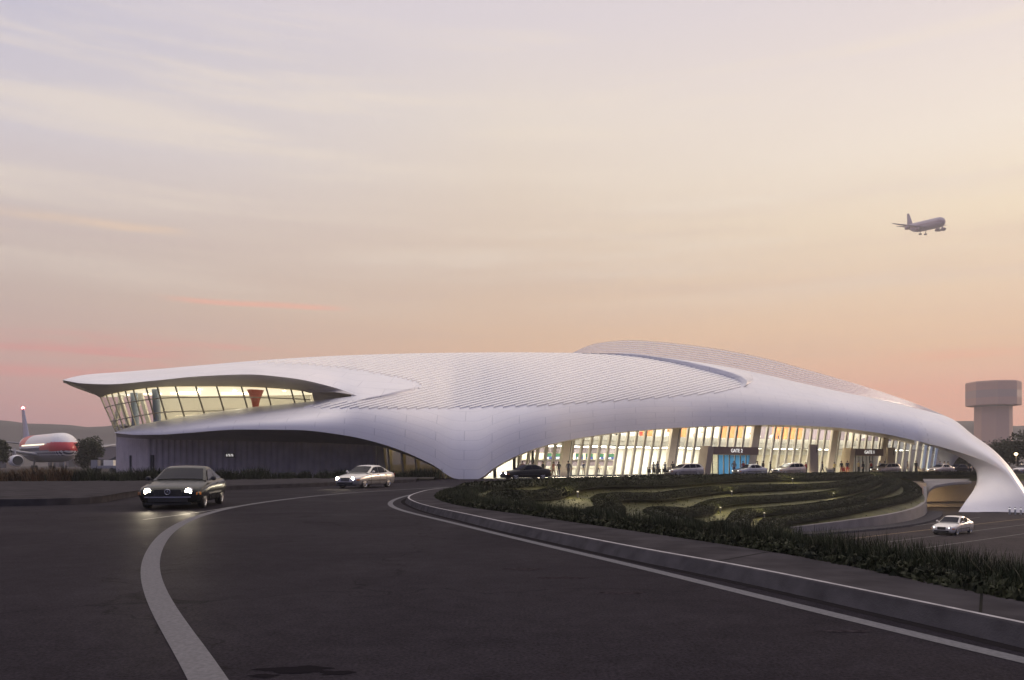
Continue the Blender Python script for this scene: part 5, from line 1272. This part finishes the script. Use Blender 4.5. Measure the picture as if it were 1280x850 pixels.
# ------------------------------------------------------------------ airliners
def airliner(label, loc, heading, pitch, roll, L, livery, gear=True, engines=2, name='airliner', beacon=False, windows=True):
    pl = thing(name, label, 'aeroplane', loc); pl.rotation_euler = (0, 0, 0)
    pl.rotation_mode = 'QUATERNION'
    Rm = Matrix.Rotation(heading, 4, 'Z') @ Matrix.Rotation(-pitch, 4, 'Y') @ Matrix.Rotation(roll, 4, 'X'); pl.rotation_quaternion = Rm.to_quaternion()
    R = L * .078
    st = [(.5, .02, -.15), (.494, .22, -.12), (.48, .45, -.10), (.46, .66, -.07), (.43, .85, -.03), (.39, .97, 0), (.33, 1, 0), (.1, 1, 0), (-.15, 1, 0), (-.25, .93, .07), (-.34, .74, .22), (-.42, .5, .38), (-.48, .25, .52), (-.5, .1, .58)]
    stf = catmull([np.array(s) for s in st], 9); mb = MB(); rows = []; NS_ = 64 if not livery.get('far') else 28
    for x, k, dz in stf: rows.append([(x * L, R * k * math.cos(a), R * (dz + 1.06 * k * math.sin(a))) for a in np.linspace(0, 2 * PI, NS_ + 1)[:-1]])
    mb.grid(rows, 0, True, True)
    fus = mb.build('fuselage', livery['mats'], pl)
    for p in fus.data.polygons:
        c = p.center; p.material_index = livery['fn'](c.x / L, c.y / R, c.z / R)
    # wings with sweep and taper
    def foil(root, tip, cr, ct_, th, nm, m_, vertical=False):
        mb = MB(); rows = []
        for q in np.linspace(0, 1, 5):
            o = Vector(root).lerp(Vector(tip), q); c = cr + (ct_ - cr) * q; t = th * c
            sec = [(0, 0), (-.15, .5), (-.4, .55), (-.75, .25), (-1, 0), (-.75, -.2), (-.4, -.4), (-.15, -.4)]
            rows.append([(o.x + a * c, o.y + (b * t if vertical else 0), o.z + (0 if vertical else b * t)) for a, b in sec])
        mb.grid(rows, 0, True, True); mb.poly(rows[-1]); mb.build(nm, m_, pl)
    for s in (1, -1):
        foil((.16 * L, s * R * .7, -R * .55), (-.12 * L, s * L * .47, R * .5), .22 * L, .06 * L, .1, 'wing', livery['wing'])
        foil((-.40 * L, s * R * .3, R * .45), (-.49 * L, s * L * .18, R * .7), .12 * L, .045 * L, .09, 'tailplane', livery['wing'])
        for k in range(engines // 2):
            y = s * L * (.17 + .14 * k); x = L * (.075 - .07 * k); z = -R * (.95 - .28 * k); r = R * .42 if engines == 2 else R * .33
            mb = MB(); mb.tube([(x + r * 2.2, y, z), (x + r * 2.0, y, z), (x + r * 1.0, y, z), (x - r * .8, y, z), (x - r * 1.7, y, z)], [r * .86, r * .97, r * 1.05, r * .9, r * .5], 18)
            en = mb.build('engine', livery['engine'], pl); MB().disc((x + r * 2.21, y, z), r * .8, 'x', 18).build('intake', M['plastic'], en); MB().bar((x, y, z + r * .8), (x - r * .6, y, z + r * 1.8), .3, r * 1.6, side=(0, 1, 0)).build('pylon', livery['wing'], en)
    foil((-.33 * L, 0, R * .8), (-.475 * L, 0, R * .8 + L * .20), .17 * L, .062 * L, .08, 'tail_fin', livery['fin'], True)
    if gear:
        for gx, gy in ((.40 * L, 0), (-.03 * L, .6 * R), (-.03 * L, -.6 * R)):
            zb = -R * 1.45 if not livery.get('far') else -R * 1.7; mb = MB(); mb.tube([(gx, gy, -R * .8), (gx, gy, zb)], L * .006, 8); lg_ = mb.build('landing_gear', M['steel'], pl)
            for dx in ((-.55, .55) if gy else (0,)):
                for dy in (-.32, .32):
                    c = (gx + dx * L / 40, gy + dy * L / 40); MB().tube([(c[0], c[1] - .14 * L / 40, zb), (c[0], c[1] + .14 * L / 40, zb)], .5 * L / 40, 12, 0, False).build('wheel', M['black'], lg_)
    if windows:
        for s in (1, -1):
            mb = MB()
            for k in range(26):
                x = L * (.30 - k * .019); mb.box((x, s * R * .992, R * .22), (.009 * L, .03 * R, .09 * R))
            mb.build('cabin_windows', livery['win'], pl)
        mb = MB()
        for s in (1, -1):
            for (x0, x1) in ((.455, .44),):
                mb.quad((x0 * L + .05, s * R * .05, R * .50), (x0 * L - .1, s * R * .5, R * .47), (x1 * L - .25, s * R * .54, R * .66), (x1 * L, s * R * .05, R * .74))
        mb.build('cockpit_window', M['carglass'], pl)
    if beacon:
        bc = MB().tube([(-.50 * L, 0, R * .8 + L * .195), (-.50 * L, 0, R * .8 + L * .203), (-.50 * L, 0, R * .8 + L * .212)], [.3, .42, .1], 10).build('beacon', emis('red_beacon', (1, .12, .12), 18), pl)
    return pl
# lattice pattern for the belly band
lm, nt, b = newmat('lattice_band'); N = nt.nodes.new; Lk = nt.links.new
tc = N('ShaderNodeTexCoord'); mp = N('ShaderNodeMapping'); mp.inputs['Rotation'].default_value = (0, .785, 0); mp.inputs['Scale'].default_value = (1, .0, 1); ck = N('ShaderNodeTexChecker'); ck.inputs['Scale'].default_value = 2.0
ck.inputs['Color1'].default_value = (.02, .022, .06, 1); ck.inputs['Color2'].default_value = (.62, .6, .62, 1); Lk(tc.outputs['Object'], mp.inputs['Vector']); Lk(mp.outputs[0], ck.inputs['Vector']); Lk(ck.outputs[0], b.inputs['Base Color']); b.inputs['Roughness'].default_value = .35
pw, pr_, pn, pg = mat('plane_white', (.72, .7, .7), .3), mat('plane_red', (.55, .03, .04), .3), mat('plane_navy', (.03, .03, .075), .3), mat('plane_grey', (.3, .29, .31), .4)
def liv(x, y, z):
    if z < -.62: return 4
    if z < -.25: return 3
    edge = .12 + .5 * max(0, (x - .30) / .2) if x > .3 else -.0
    if x > .22 and z < .10 + .25 * min(max((x - .22) / .2, 0), 1): return 1
    if x > .36: return 0
    if z < -.02: return 2
    if x < -.12 and z > .2 and x > -.30: return 1
    return 0
D = 185; R_ = 40 * .078
airliner('parked white and red airliner with a dark lattice belly and lit tail beacon', (-119.2, 204, 5.5), math.radians(-46), 0, 0, 43, dict(mats=[pw, pr_, pn, lm, pg], fn=liv, wing=pg, engine=pw, fin=mat('fin_grey', (.42, .42, .5), .35), win=emis('lit_windows', (1, .85, .55), 1.6)), beacon=True)
pm_ = mat('far_plane', (.30, .24, .33), .5); pm2 = mat('far_plane_band', (.2, .1, .17), .5)
c = at(1156, 282, 900)
airliner('four-engined airliner flying low in the sky with its wheels down', c, math.radians(-84), math.radians(-9), 0, 69, dict(far=True, mats=[pm_, pm2], fn=lambda x, y, z: 1 if -.1 < z < .25 and x > -.45 else 0, wing=pm_, engine=pm2, fin=pm_, win=pm2), engines=4, windows=False)
# ------------------------------------------------------------------ people
def person_mesh(pose):
    V, E, Rr = [], [], []
    def v(p, r): V.append(p); Rr.append(r); return len(V) - 1
    def chain(start, pts):
        k = start
        for p, r in pts: n = v(p, r); E.append((k, n)); k = n
        return k
    lean = pose.get('lean', 0)
    pel = v((0, 0, .95), (.15, .11))
    wst = v((0, lean * .25, 1.1), (.135, .10)); E.append((pel, wst)); chs = v((0, lean * .6, 1.3), (.16, .115)); E.append((wst, chs)); shd = v((0, lean * .9, 1.43), (.12, .085)); E.append((chs, shd))
    hd = chain(shd, [((0, lean * 1.0, 1.50), (.056, .056)), ((0, lean * 1.05 - .01, 1.57), (.072, .082)), ((0, lean * 1.05 - .012, 1.65), (.078, .095)), ((0, lean * 1.05, 1.73), (.05, .062))])
    chain(hd - 1, [((0, lean * 1.05 - .115, 1.635), (.014, .018))])
    for s in (1, -1):
        st = pose['stride'] * s
        chain(pel, [((s * .095, 0, .88), (.095, .1)), ((s * .10, -st * .5 - .02, .5), (.062, .068)), ((s * .10, -st + (.10 if st < 0 else 0), .1 + (.05 if st < 0 else 0)), (.042, .048)), ((s * .11, -st - .13 + (.10 if st < 0 else 0), .04 + (.05 if st < 0 else 0)), (.042, .035))])
        el, hn = pose['arm' + ('l' if s > 0 else 'r')]
        k = chain(shd, [((s * .18, lean * .9, 1.42), (.06, .06)), ((s * el[0], el[1] + lean, el[2]), (.042, .042)), ((s * hn[0], hn[1] + lean, hn[2]), (.028, .03))])
        d = Vector((s * hn[0], hn[1], hn[2])) - Vector((s * el[0], el[1], el[2])); d.normalize(); H = Vector((s * hn[0], hn[1] + lean, hn[2]))
        pm_ = chain(k, [(tuple(H + d * .06), (.036, .02))])
        side = Vector((0, 1, 0)) if abs(d.y) < .8 else Vector((1, 0, 0)); bend = Vector((-s, 0, 0))
        for q, ln in zip((-.03, -.01, .01, .03), (.075, .085, .08, .062)):
            b_ = H + d * .09 + side * q; chain(pm_, [(tuple(b_), (.010, .009)), (tuple(b_ + d * ln * .5 + bend * .008), (.009, .008)), (tuple(b_ + d * ln * .85 + bend * .03), (.007, .007))])
        b_ = H + d * .035 - side * .04; chain(k, [(tuple(b_), (.011, .010)), (tuple(b_ + d * .045 - side * .012), (.009, .009))])
    me = bpy.data.meshes.new('body'); me.from_pydata(V, E, []); o = bpy.data.objects.new('tmp', me); COL.objects.link(o)
    md = o.modifiers.new('skin', 'SKIN'); md.use_smooth_shade = True
    for i, sv in enumerate(me.skin_vertices[0].data): sv.radius = Rr[i]; sv.use_root = (i == 0)
    o.modifiers.new('sub', 'SUBSURF').levels = 1
    dg = bpy.context.evaluated_depsgraph_get(); m2 = bpy.data.meshes.new_from_object(o.evaluated_get(dg)); bpy.data.objects.remove(o)
    m2.materials.clear()
    for k in range(4): m2.materials.append(M['skin'])
    short = pose.get('short', False)
    for p in m2.polygons:
        c = p.center; mi = 0
        if c.z < .09: mi = 3
        elif c.z < .97 and abs(c.x) < .2 and not (abs(c.x) > .15 and c.z > .7 and pose['arml'][1][2] < .9 and abs(c.x) > .17): mi = 2
        elif c.z < 1.485 + 0 and not (c.z > 1.45 and abs(c.x) < .06): mi = 1
        for s, a in ((1, 'arml'), (-1, 'armr')):
            hn = Vector((s * pose[a][1][0], pose[a][1][1] + lean, pose[a][1][2])); el = Vector((s * pose[a][0][0], pose[a][0][1] + lean, pose[a][0][2]))
            if (c - hn).length < .2 and c.x * s > .1 and (c - hn).dot(hn - el) > -.02: mi = 0
            if short and c.x * s > .16 and c.z < 1.27 and (c - (hn + el) / 2).length < .26: mi = 0
        if c.z > 1.49: mi = 0
        p.material_index = mi; p.use_smooth = True
    return m2
M['skin'] = mat('skin', (.45, .28, .2), .6); 
def cmat(name, c): return mat(name, c, .8)
CL = {'white': cmat('cloth_white', (.7, .68, .64)), 'cream': cmat('cloth_cream', (.6, .5, .33)), 'black': cmat('cloth_black', (.02, .02, .022)), 'navy': cmat('cloth_navy', (.03, .035, .07)), 'grey': cmat('cloth_grey', (.2, .19, .18)), 'red': cmat('cloth_red', (.4, .04, .03)), 'salmon': cmat('cloth_salmon', (.5, .25, .16)), 'yellow': cmat('cloth_yellow', (.55, .42, .16)), 'blue': cmat('cloth_blue', (.1, .14, .25)), 'beige': cmat('cloth_beige', (.4, .33, .24)), 'brown': cmat('cloth_brown', (.12, .08, .06))}
HAIR = mat('hair_dark', (.02, .015, .012), .6)
down = ((.23, .02, 1.16), (.25, -.05, .92))
POSES = {'stand': dict(stride=.0, arml=down, armr=down), 'walk': dict(stride=.24, arml=((.22, .1, 1.17), (.23, .06, .94)), armr=((.22, -.08, 1.17), (.22, -.2, .97)), lean=-.02), 'hips': dict(stride=.04, arml=((.33, .05, 1.18), (.19, -.06, 1.02)), armr=((.33, .05, 1.18), (.19, -.06, 1.02))),
         'reach': dict(stride=.08, arml=((.22, -.14, 1.2), (.2, -.38, 1.12)), armr=((.22, -.14, 1.2), (.2, -.38, 1.12)), lean=-.08), 'short': dict(stride=.02, arml=down, armr=((.24, -.04, 1.17), (.2, -.26, 1.08)), short=True)}
PM = {k: person_mesh(p) for k, p in POSES.items()}
def hairmesh(long_):
    mb = MB(); rows = []
    for j in range(7):
        th = PI * j / 6 * (.62 if not long_ else .8); rows.append([(.088 * math.sin(th) * math.cos(a) * 1.06, .1 * math.sin(th) * math.sin(a) * 1.08 + .018 * (1 + (math.sin(a) > 0) * .5), 1.662 + .105 * math.cos(th) - (.06 * (j / 6) ** 2 * max(0, math.sin(a)) * (2 if long_ else 1))) for a in np.linspace(0, 2 * PI, 15)[:-1]])
    mb.grid(rows, 0, True, True); o = mb.build('hair', HAIR); me = o.data; bpy.data.objects.remove(o); return me
HM = {False: hairmesh(False), True: hairmesh(True)}
BAG = {}
def person(loc, face, pose, shirt, legs, label, long_=False, group=None, scale=1.0, shoes='black', pack=None):
    p = bpy.data.objects.new('person', PM[pose]); COL.objects.link(p); p.location = loc; p.rotation_euler = (0, 0, math.radians(face)); p.scale = (scale,) * 3
    for i, m_ in enumerate((M['skin'], CL[shirt], CL[legs], CL[shoes])):
        p.material_slots[i].link = 'OBJECT'; p.material_slots[i].material = m_
    h = bpy.data.objects.new('hair', HM[long_]); COL.objects.link(h); h.parent = p; h.location = (0, POSES[pose].get('lean', 0) * 1.05, 0)
    tag(p, label, 'person', group)
    if pack:
        b = MB(); b.tube([(0, .19, 1.02), (0, .21, 1.08), (0, .21, 1.34), (0, .18, 1.42)], [.1, .15, .15, .09], 10); bo = b.build('backpack', CL[pack]); bo.location = loc; bo.rotation_euler = (0, 0, math.radians(face)); bo.scale = (scale,) * 3
        tag(bo, f'{pack} backpack on the shoulders of the person in {shirt}', 'backpack')
    return p
PG = 'travellers outside the glass front'; PI_ = 'people inside the check-in hall'; PU = 'people on the mezzanine'
def outp(px, off, *a, **k): c = fbase(px) + fnor(px) * off; person((c.x, c.y, .012), *a, group=PG, **k)
outp(633, 2.2, 20, 'stand', 'salmon', 'navy', 'person in a salmon top and dark trousers before the low end of the glass front', scale=1.02)
outp(652, 1.6, 100, 'walk', 'beige', 'black', 'person in beige half hidden behind the black saloon', scale=1.0)
outp(665, 1.5, -60, 'stand', 'black', 'black', 'person in black behind the roof of the black saloon', scale=1.02)
outp(676, 1.8, 40, 'walk', 'salmon', 'brown', 'person in salmon behind the boot of the black saloon')
outp(681, 2.0, 190, 'stand', 'black', 'navy', 'long-haired person in black behind the boot of the black saloon', long_=True)
outp(690, 2.4, 150, 'walk', 'navy', 'black', 'person in dark clothes walking just past the black saloon', scale=1.05)
outp(798, 2.6, 180, 'stand', 'grey', 'black', 'person in grey standing behind the row of luggage trolleys')
outp(806, 2.2, 170, 'stand', 'navy', 'black', 'person in navy pushing the middle luggage trolley', scale=1.05)
outp(815, 2.3, 200, 'reach', 'grey', 'black', 'person in grey bending over a luggage trolley', scale=1.0)
outp(823, 2.5, 160, 'walk', 'black', 'black', 'person all in black at the last luggage trolley', scale=1.04)
outp(897, 2.9, 0, 'hips', 'grey', 'navy', 'person in a grey shirt with hands on hips before the blue doors', scale=1.1)
outp(910, 2.7, 10, 'stand', 'red', 'black', 'person in a dark red top standing before the blue doors', scale=1.08)
outp(930, 2.4, 80, 'stand', 'black', 'black', 'person in black behind the bonnet of the silver grey saloon', scale=1.08)
outp(937, 2.4, -70, 'stand', 'brown', 'black', 'person in brown behind the silver grey saloon at gate 2', scale=1.1)
outp(949, 2.0, 60, 'walk', 'black', 'navy', 'person in a black top right of the gate 2 portal', long_=True, scale=1.05)
outp(981, 2.0, 120, 'stand', 'beige', 'black', 'person in beige behind the cream car near gate 2')
outp(992, 2.2, 30, 'stand', 'red', 'black', 'person in red behind the cream car near gate 2')
outp(1008.5, 2.8, 60, 'walk', 'navy', 'black', 'person in navy beside the dark brown sign slab', scale=1.05)
outp(1023, 2.8, 120, 'reach', 'yellow', 'black', 'person in a yellow top leaning on a luggage trolley', short=None) if False else outp(1023, 2.8, 120, 'reach', 'yellow', 'black', 'person in a yellow top leaning on a luggage trolley')
outp(1031.5, 2.9, 10, 'stand', 'black', 'red', 'person in a black top and red trousers left of the red trolley', scale=1.1)
outp(1039, 2.9, -15, 'walk', 'navy', 'red', 'person in a navy top and red trousers right of the red trolley', long_=True, scale=1.12)
outp(1053, 2.9, 30, 'short', 'yellow', 'black', 'person in a yellow shirt and black shorts beside the beige pier of gate 1', scale=1.12)
outp(1060, 2.7, 200, 'stand', 'black', 'black', 'person in black before the left door of gate 1', scale=1.06)
outp(1069, 2.8, 170, 'walk', 'cream', 'navy', 'person in cream carrying a red backpack at gate 1', scale=1.1, pack='red')
outp(1080, 2.8, 10, 'short', 'white', 'navy', 'person in a white shirt standing at the middle of gate 1', scale=1.12)
outp(1087.5, 2.6, 190, 'walk', 'cream', 'blue', 'person in a cream top walking into gate 1', scale=1.08)
outp(1119, 2.2, 60, 'stand', 'brown', 'black', 'person in brown behind the cream car at gate 1', scale=1.08)
outp(1125, 2.8, 0, 'stand', 'black', 'black', 'person all in black right of the cream car at gate 1', scale=1.15)
outp(1157, 2.6, -20, 'stand', 'blue', 'navy', 'person in blue before the tall end panes', scale=1.1)
outp(1164, 2.4, 40, 'walk', 'beige', 'brown', 'person in beige at the end of the glass front', scale=1.1)
for px_, D, f, po, s, l, lab in ((1211, 123, 30, 'stand', 'black', 'black', 'person in black beside the inner curve of the landing leg'), (1218, 124, -40, 'walk', 'navy', 'black', 'person in navy closest to the inner curve of the landing leg'), (1185, 128, 100, 'walk', 'beige', 'brown', 'person in beige near the pinkish silver saloon')):
    person(((px_ - CX) / FPX * D, D, .0), f, po, s, l, lab, group=PG, scale=1.1)
def inp(px, off, z, *a, g=PI_, **k): c = fbase(px) - fnor(px) * off + (ftan(px) * LEAN * z if z > 1 else Vector((0, 0, 0))); person((c.x, c.y, z + .014), *a, group=g, **k)
for px_, off, f, po, s, l, lab in ((720, 1.5, 150, 'stand', 'cream', 'beige', 'person in cream just inside the glass by the wide beige column'), (729, 4, 20, 'walk', 'white', 'beige', 'person all in pale clothes left of the check-in counters'), (742, 4, 10, 'stand', 'white', 'black', 'person in white with black trousers facing the first counter'), (748, 5, 190, 'stand', 'grey', 'blue', 'person in grey behind the person in white at the first counter'),
                                (761, 4.5, 200, 'stand', 'navy', 'grey', 'person in navy queueing at the second counter'), (799, 7.6, 0, 'stand', 'beige', 'black', 'person in beige facing the fourth counter'), (1000, 4, 60, 'walk', 'white', 'blue', 'person in white inside behind the dark brown sign slab'), (1018, 4, 0, 'stand', 'white', 'beige', 'person in white inside between the sign slab and gate 1')):
    inp(px_, off, 0, f, po, s, l, lab)
for px_, f, po, s, l, lab in ((801, 0, 'stand', 'black', 'black', 'person in black on the mezzanine above the trolleys'), (826, 30, 'walk', 'beige', 'brown', 'person in beige on the mezzanine left of the wide column'), (831, -20, 'stand', 'red', 'black', 'person in red on the mezzanine by the wide column'), (865, 0, 'stand', 'white', 'black', 'person in white before the orange wall on the mezzanine'), (876.5, 180, 'hips', 'black', 'black', 'person in black before the orange wall on the mezzanine'),
                             (899, 0, 'stand', 'red', 'white', 'person in red with pale trousers on the mezzanine above gate 2'), (907, 90, 'walk', 'white', 'black', 'person in white walking on the mezzanine above gate 2'), (968, 20, 'hips', 'white', 'black', 'person in white on the mezzanine right of gate 2'), (978, -30, 'hips', 'white', 'blue', 'second person in white on the mezzanine right of gate 2'), (995, 0, 'hips', 'white', 'navy', 'person in white on the mezzanine before the orange panels'), (1003, 60, 'stand', 'navy', 'navy', 'person in dark blue on the mezzanine above the sign slab')):
    c = pr(px_, 5.4, MZ); person((c.x, c.y, MZ + .01), f, po, s, l, lab, group=PU, scale=1.05)
# luggage trolleys
def trolley(m_):
    mb = MB(); 
    mb.box((0, 0, .28), (.55, .95, .05)).bar((-.26, .42, .25), (-.26, .55, 1.05), .045, .045).bar((.26, .42, .25), (.26, .55, 1.05), .045, .045).bar((-.26, .55, 1.05), (.26, .55, 1.05), .06, .06)
    for z in (.5, .75): mb.bar((-.26, .46 + z * .1, z), (.26, .46 + z * .1, z), .04, .04)
    mb.bar((-.26, -.45, .3), (-.26, -.45, .85), .04, .04).bar((.26, -.45, .3), (.26, -.45, .85), .04, .04).bar((-.26, -.45, .85), (.26, -.45, .85), .05, .05).bar((-.26, -.45, .8), (-.26, .5, .8), .04, .04).bar((.26, -.45, .8), (.26, .5, .8), .04, .04)
    return mb
def make_trolley(px, off, rz, m_, label, load=None, group='luggage trolleys before the glass front'):
    c = fbase(px) + fnor(px) * off; o = thing('luggage_trolley', label, 'trolley', (c.x, c.y, 0.012), rz, group)
    trolley(m_).build('frame', m_, o)
    MB().box((0, .5, .68), (.5, .04, .5)).build('panel', m_, o)
    for x, y in ((-.24, -.4), (.24, -.4), (-.24, .4), (.24, .4)): MB().tube([(x - .03, y, .12), (x + .03, y, .12)], .12, 10, 0, False).build('wheel', M['black'], o)
    if load: 
        s = thing('suitcase', f'{load} suitcase lying on the trolley beside {label.split(" beside ")[-1]}', 'suitcase', (c.x, c.y, .32), rz, None); MB().box((0, 0, .2), (.5, .75, .38), taper=.94).build('case_body', CL[load], s); MB().box((0, -.4, .22), (.2, .04, .05)).build('handle', M['plastic'], s)
    return o
TR = mat('trolley_dark', (.05, .045, .04), .5)
for k, px_ in enumerate((790, 796, 802, 809, 816, 822)): make_trolley(px_, 3.4, .6, TR, 'dark luggage trolley in the row before the check-in counters')
make_trolley(1035.3, 3.2, 1.9, CL['red'], 'red trolley standing beside the two people in red trousers', group=None)
make_trolley(1015, 3.2, 1.6, CL['grey'], 'grey laden trolley beside the person in yellow', 'grey', group=None)
make_trolley(1132, 2.8, .5, CL['beige'], 'beige trolley right of the person all in black beside the slanted fins', 'beige', group=None)
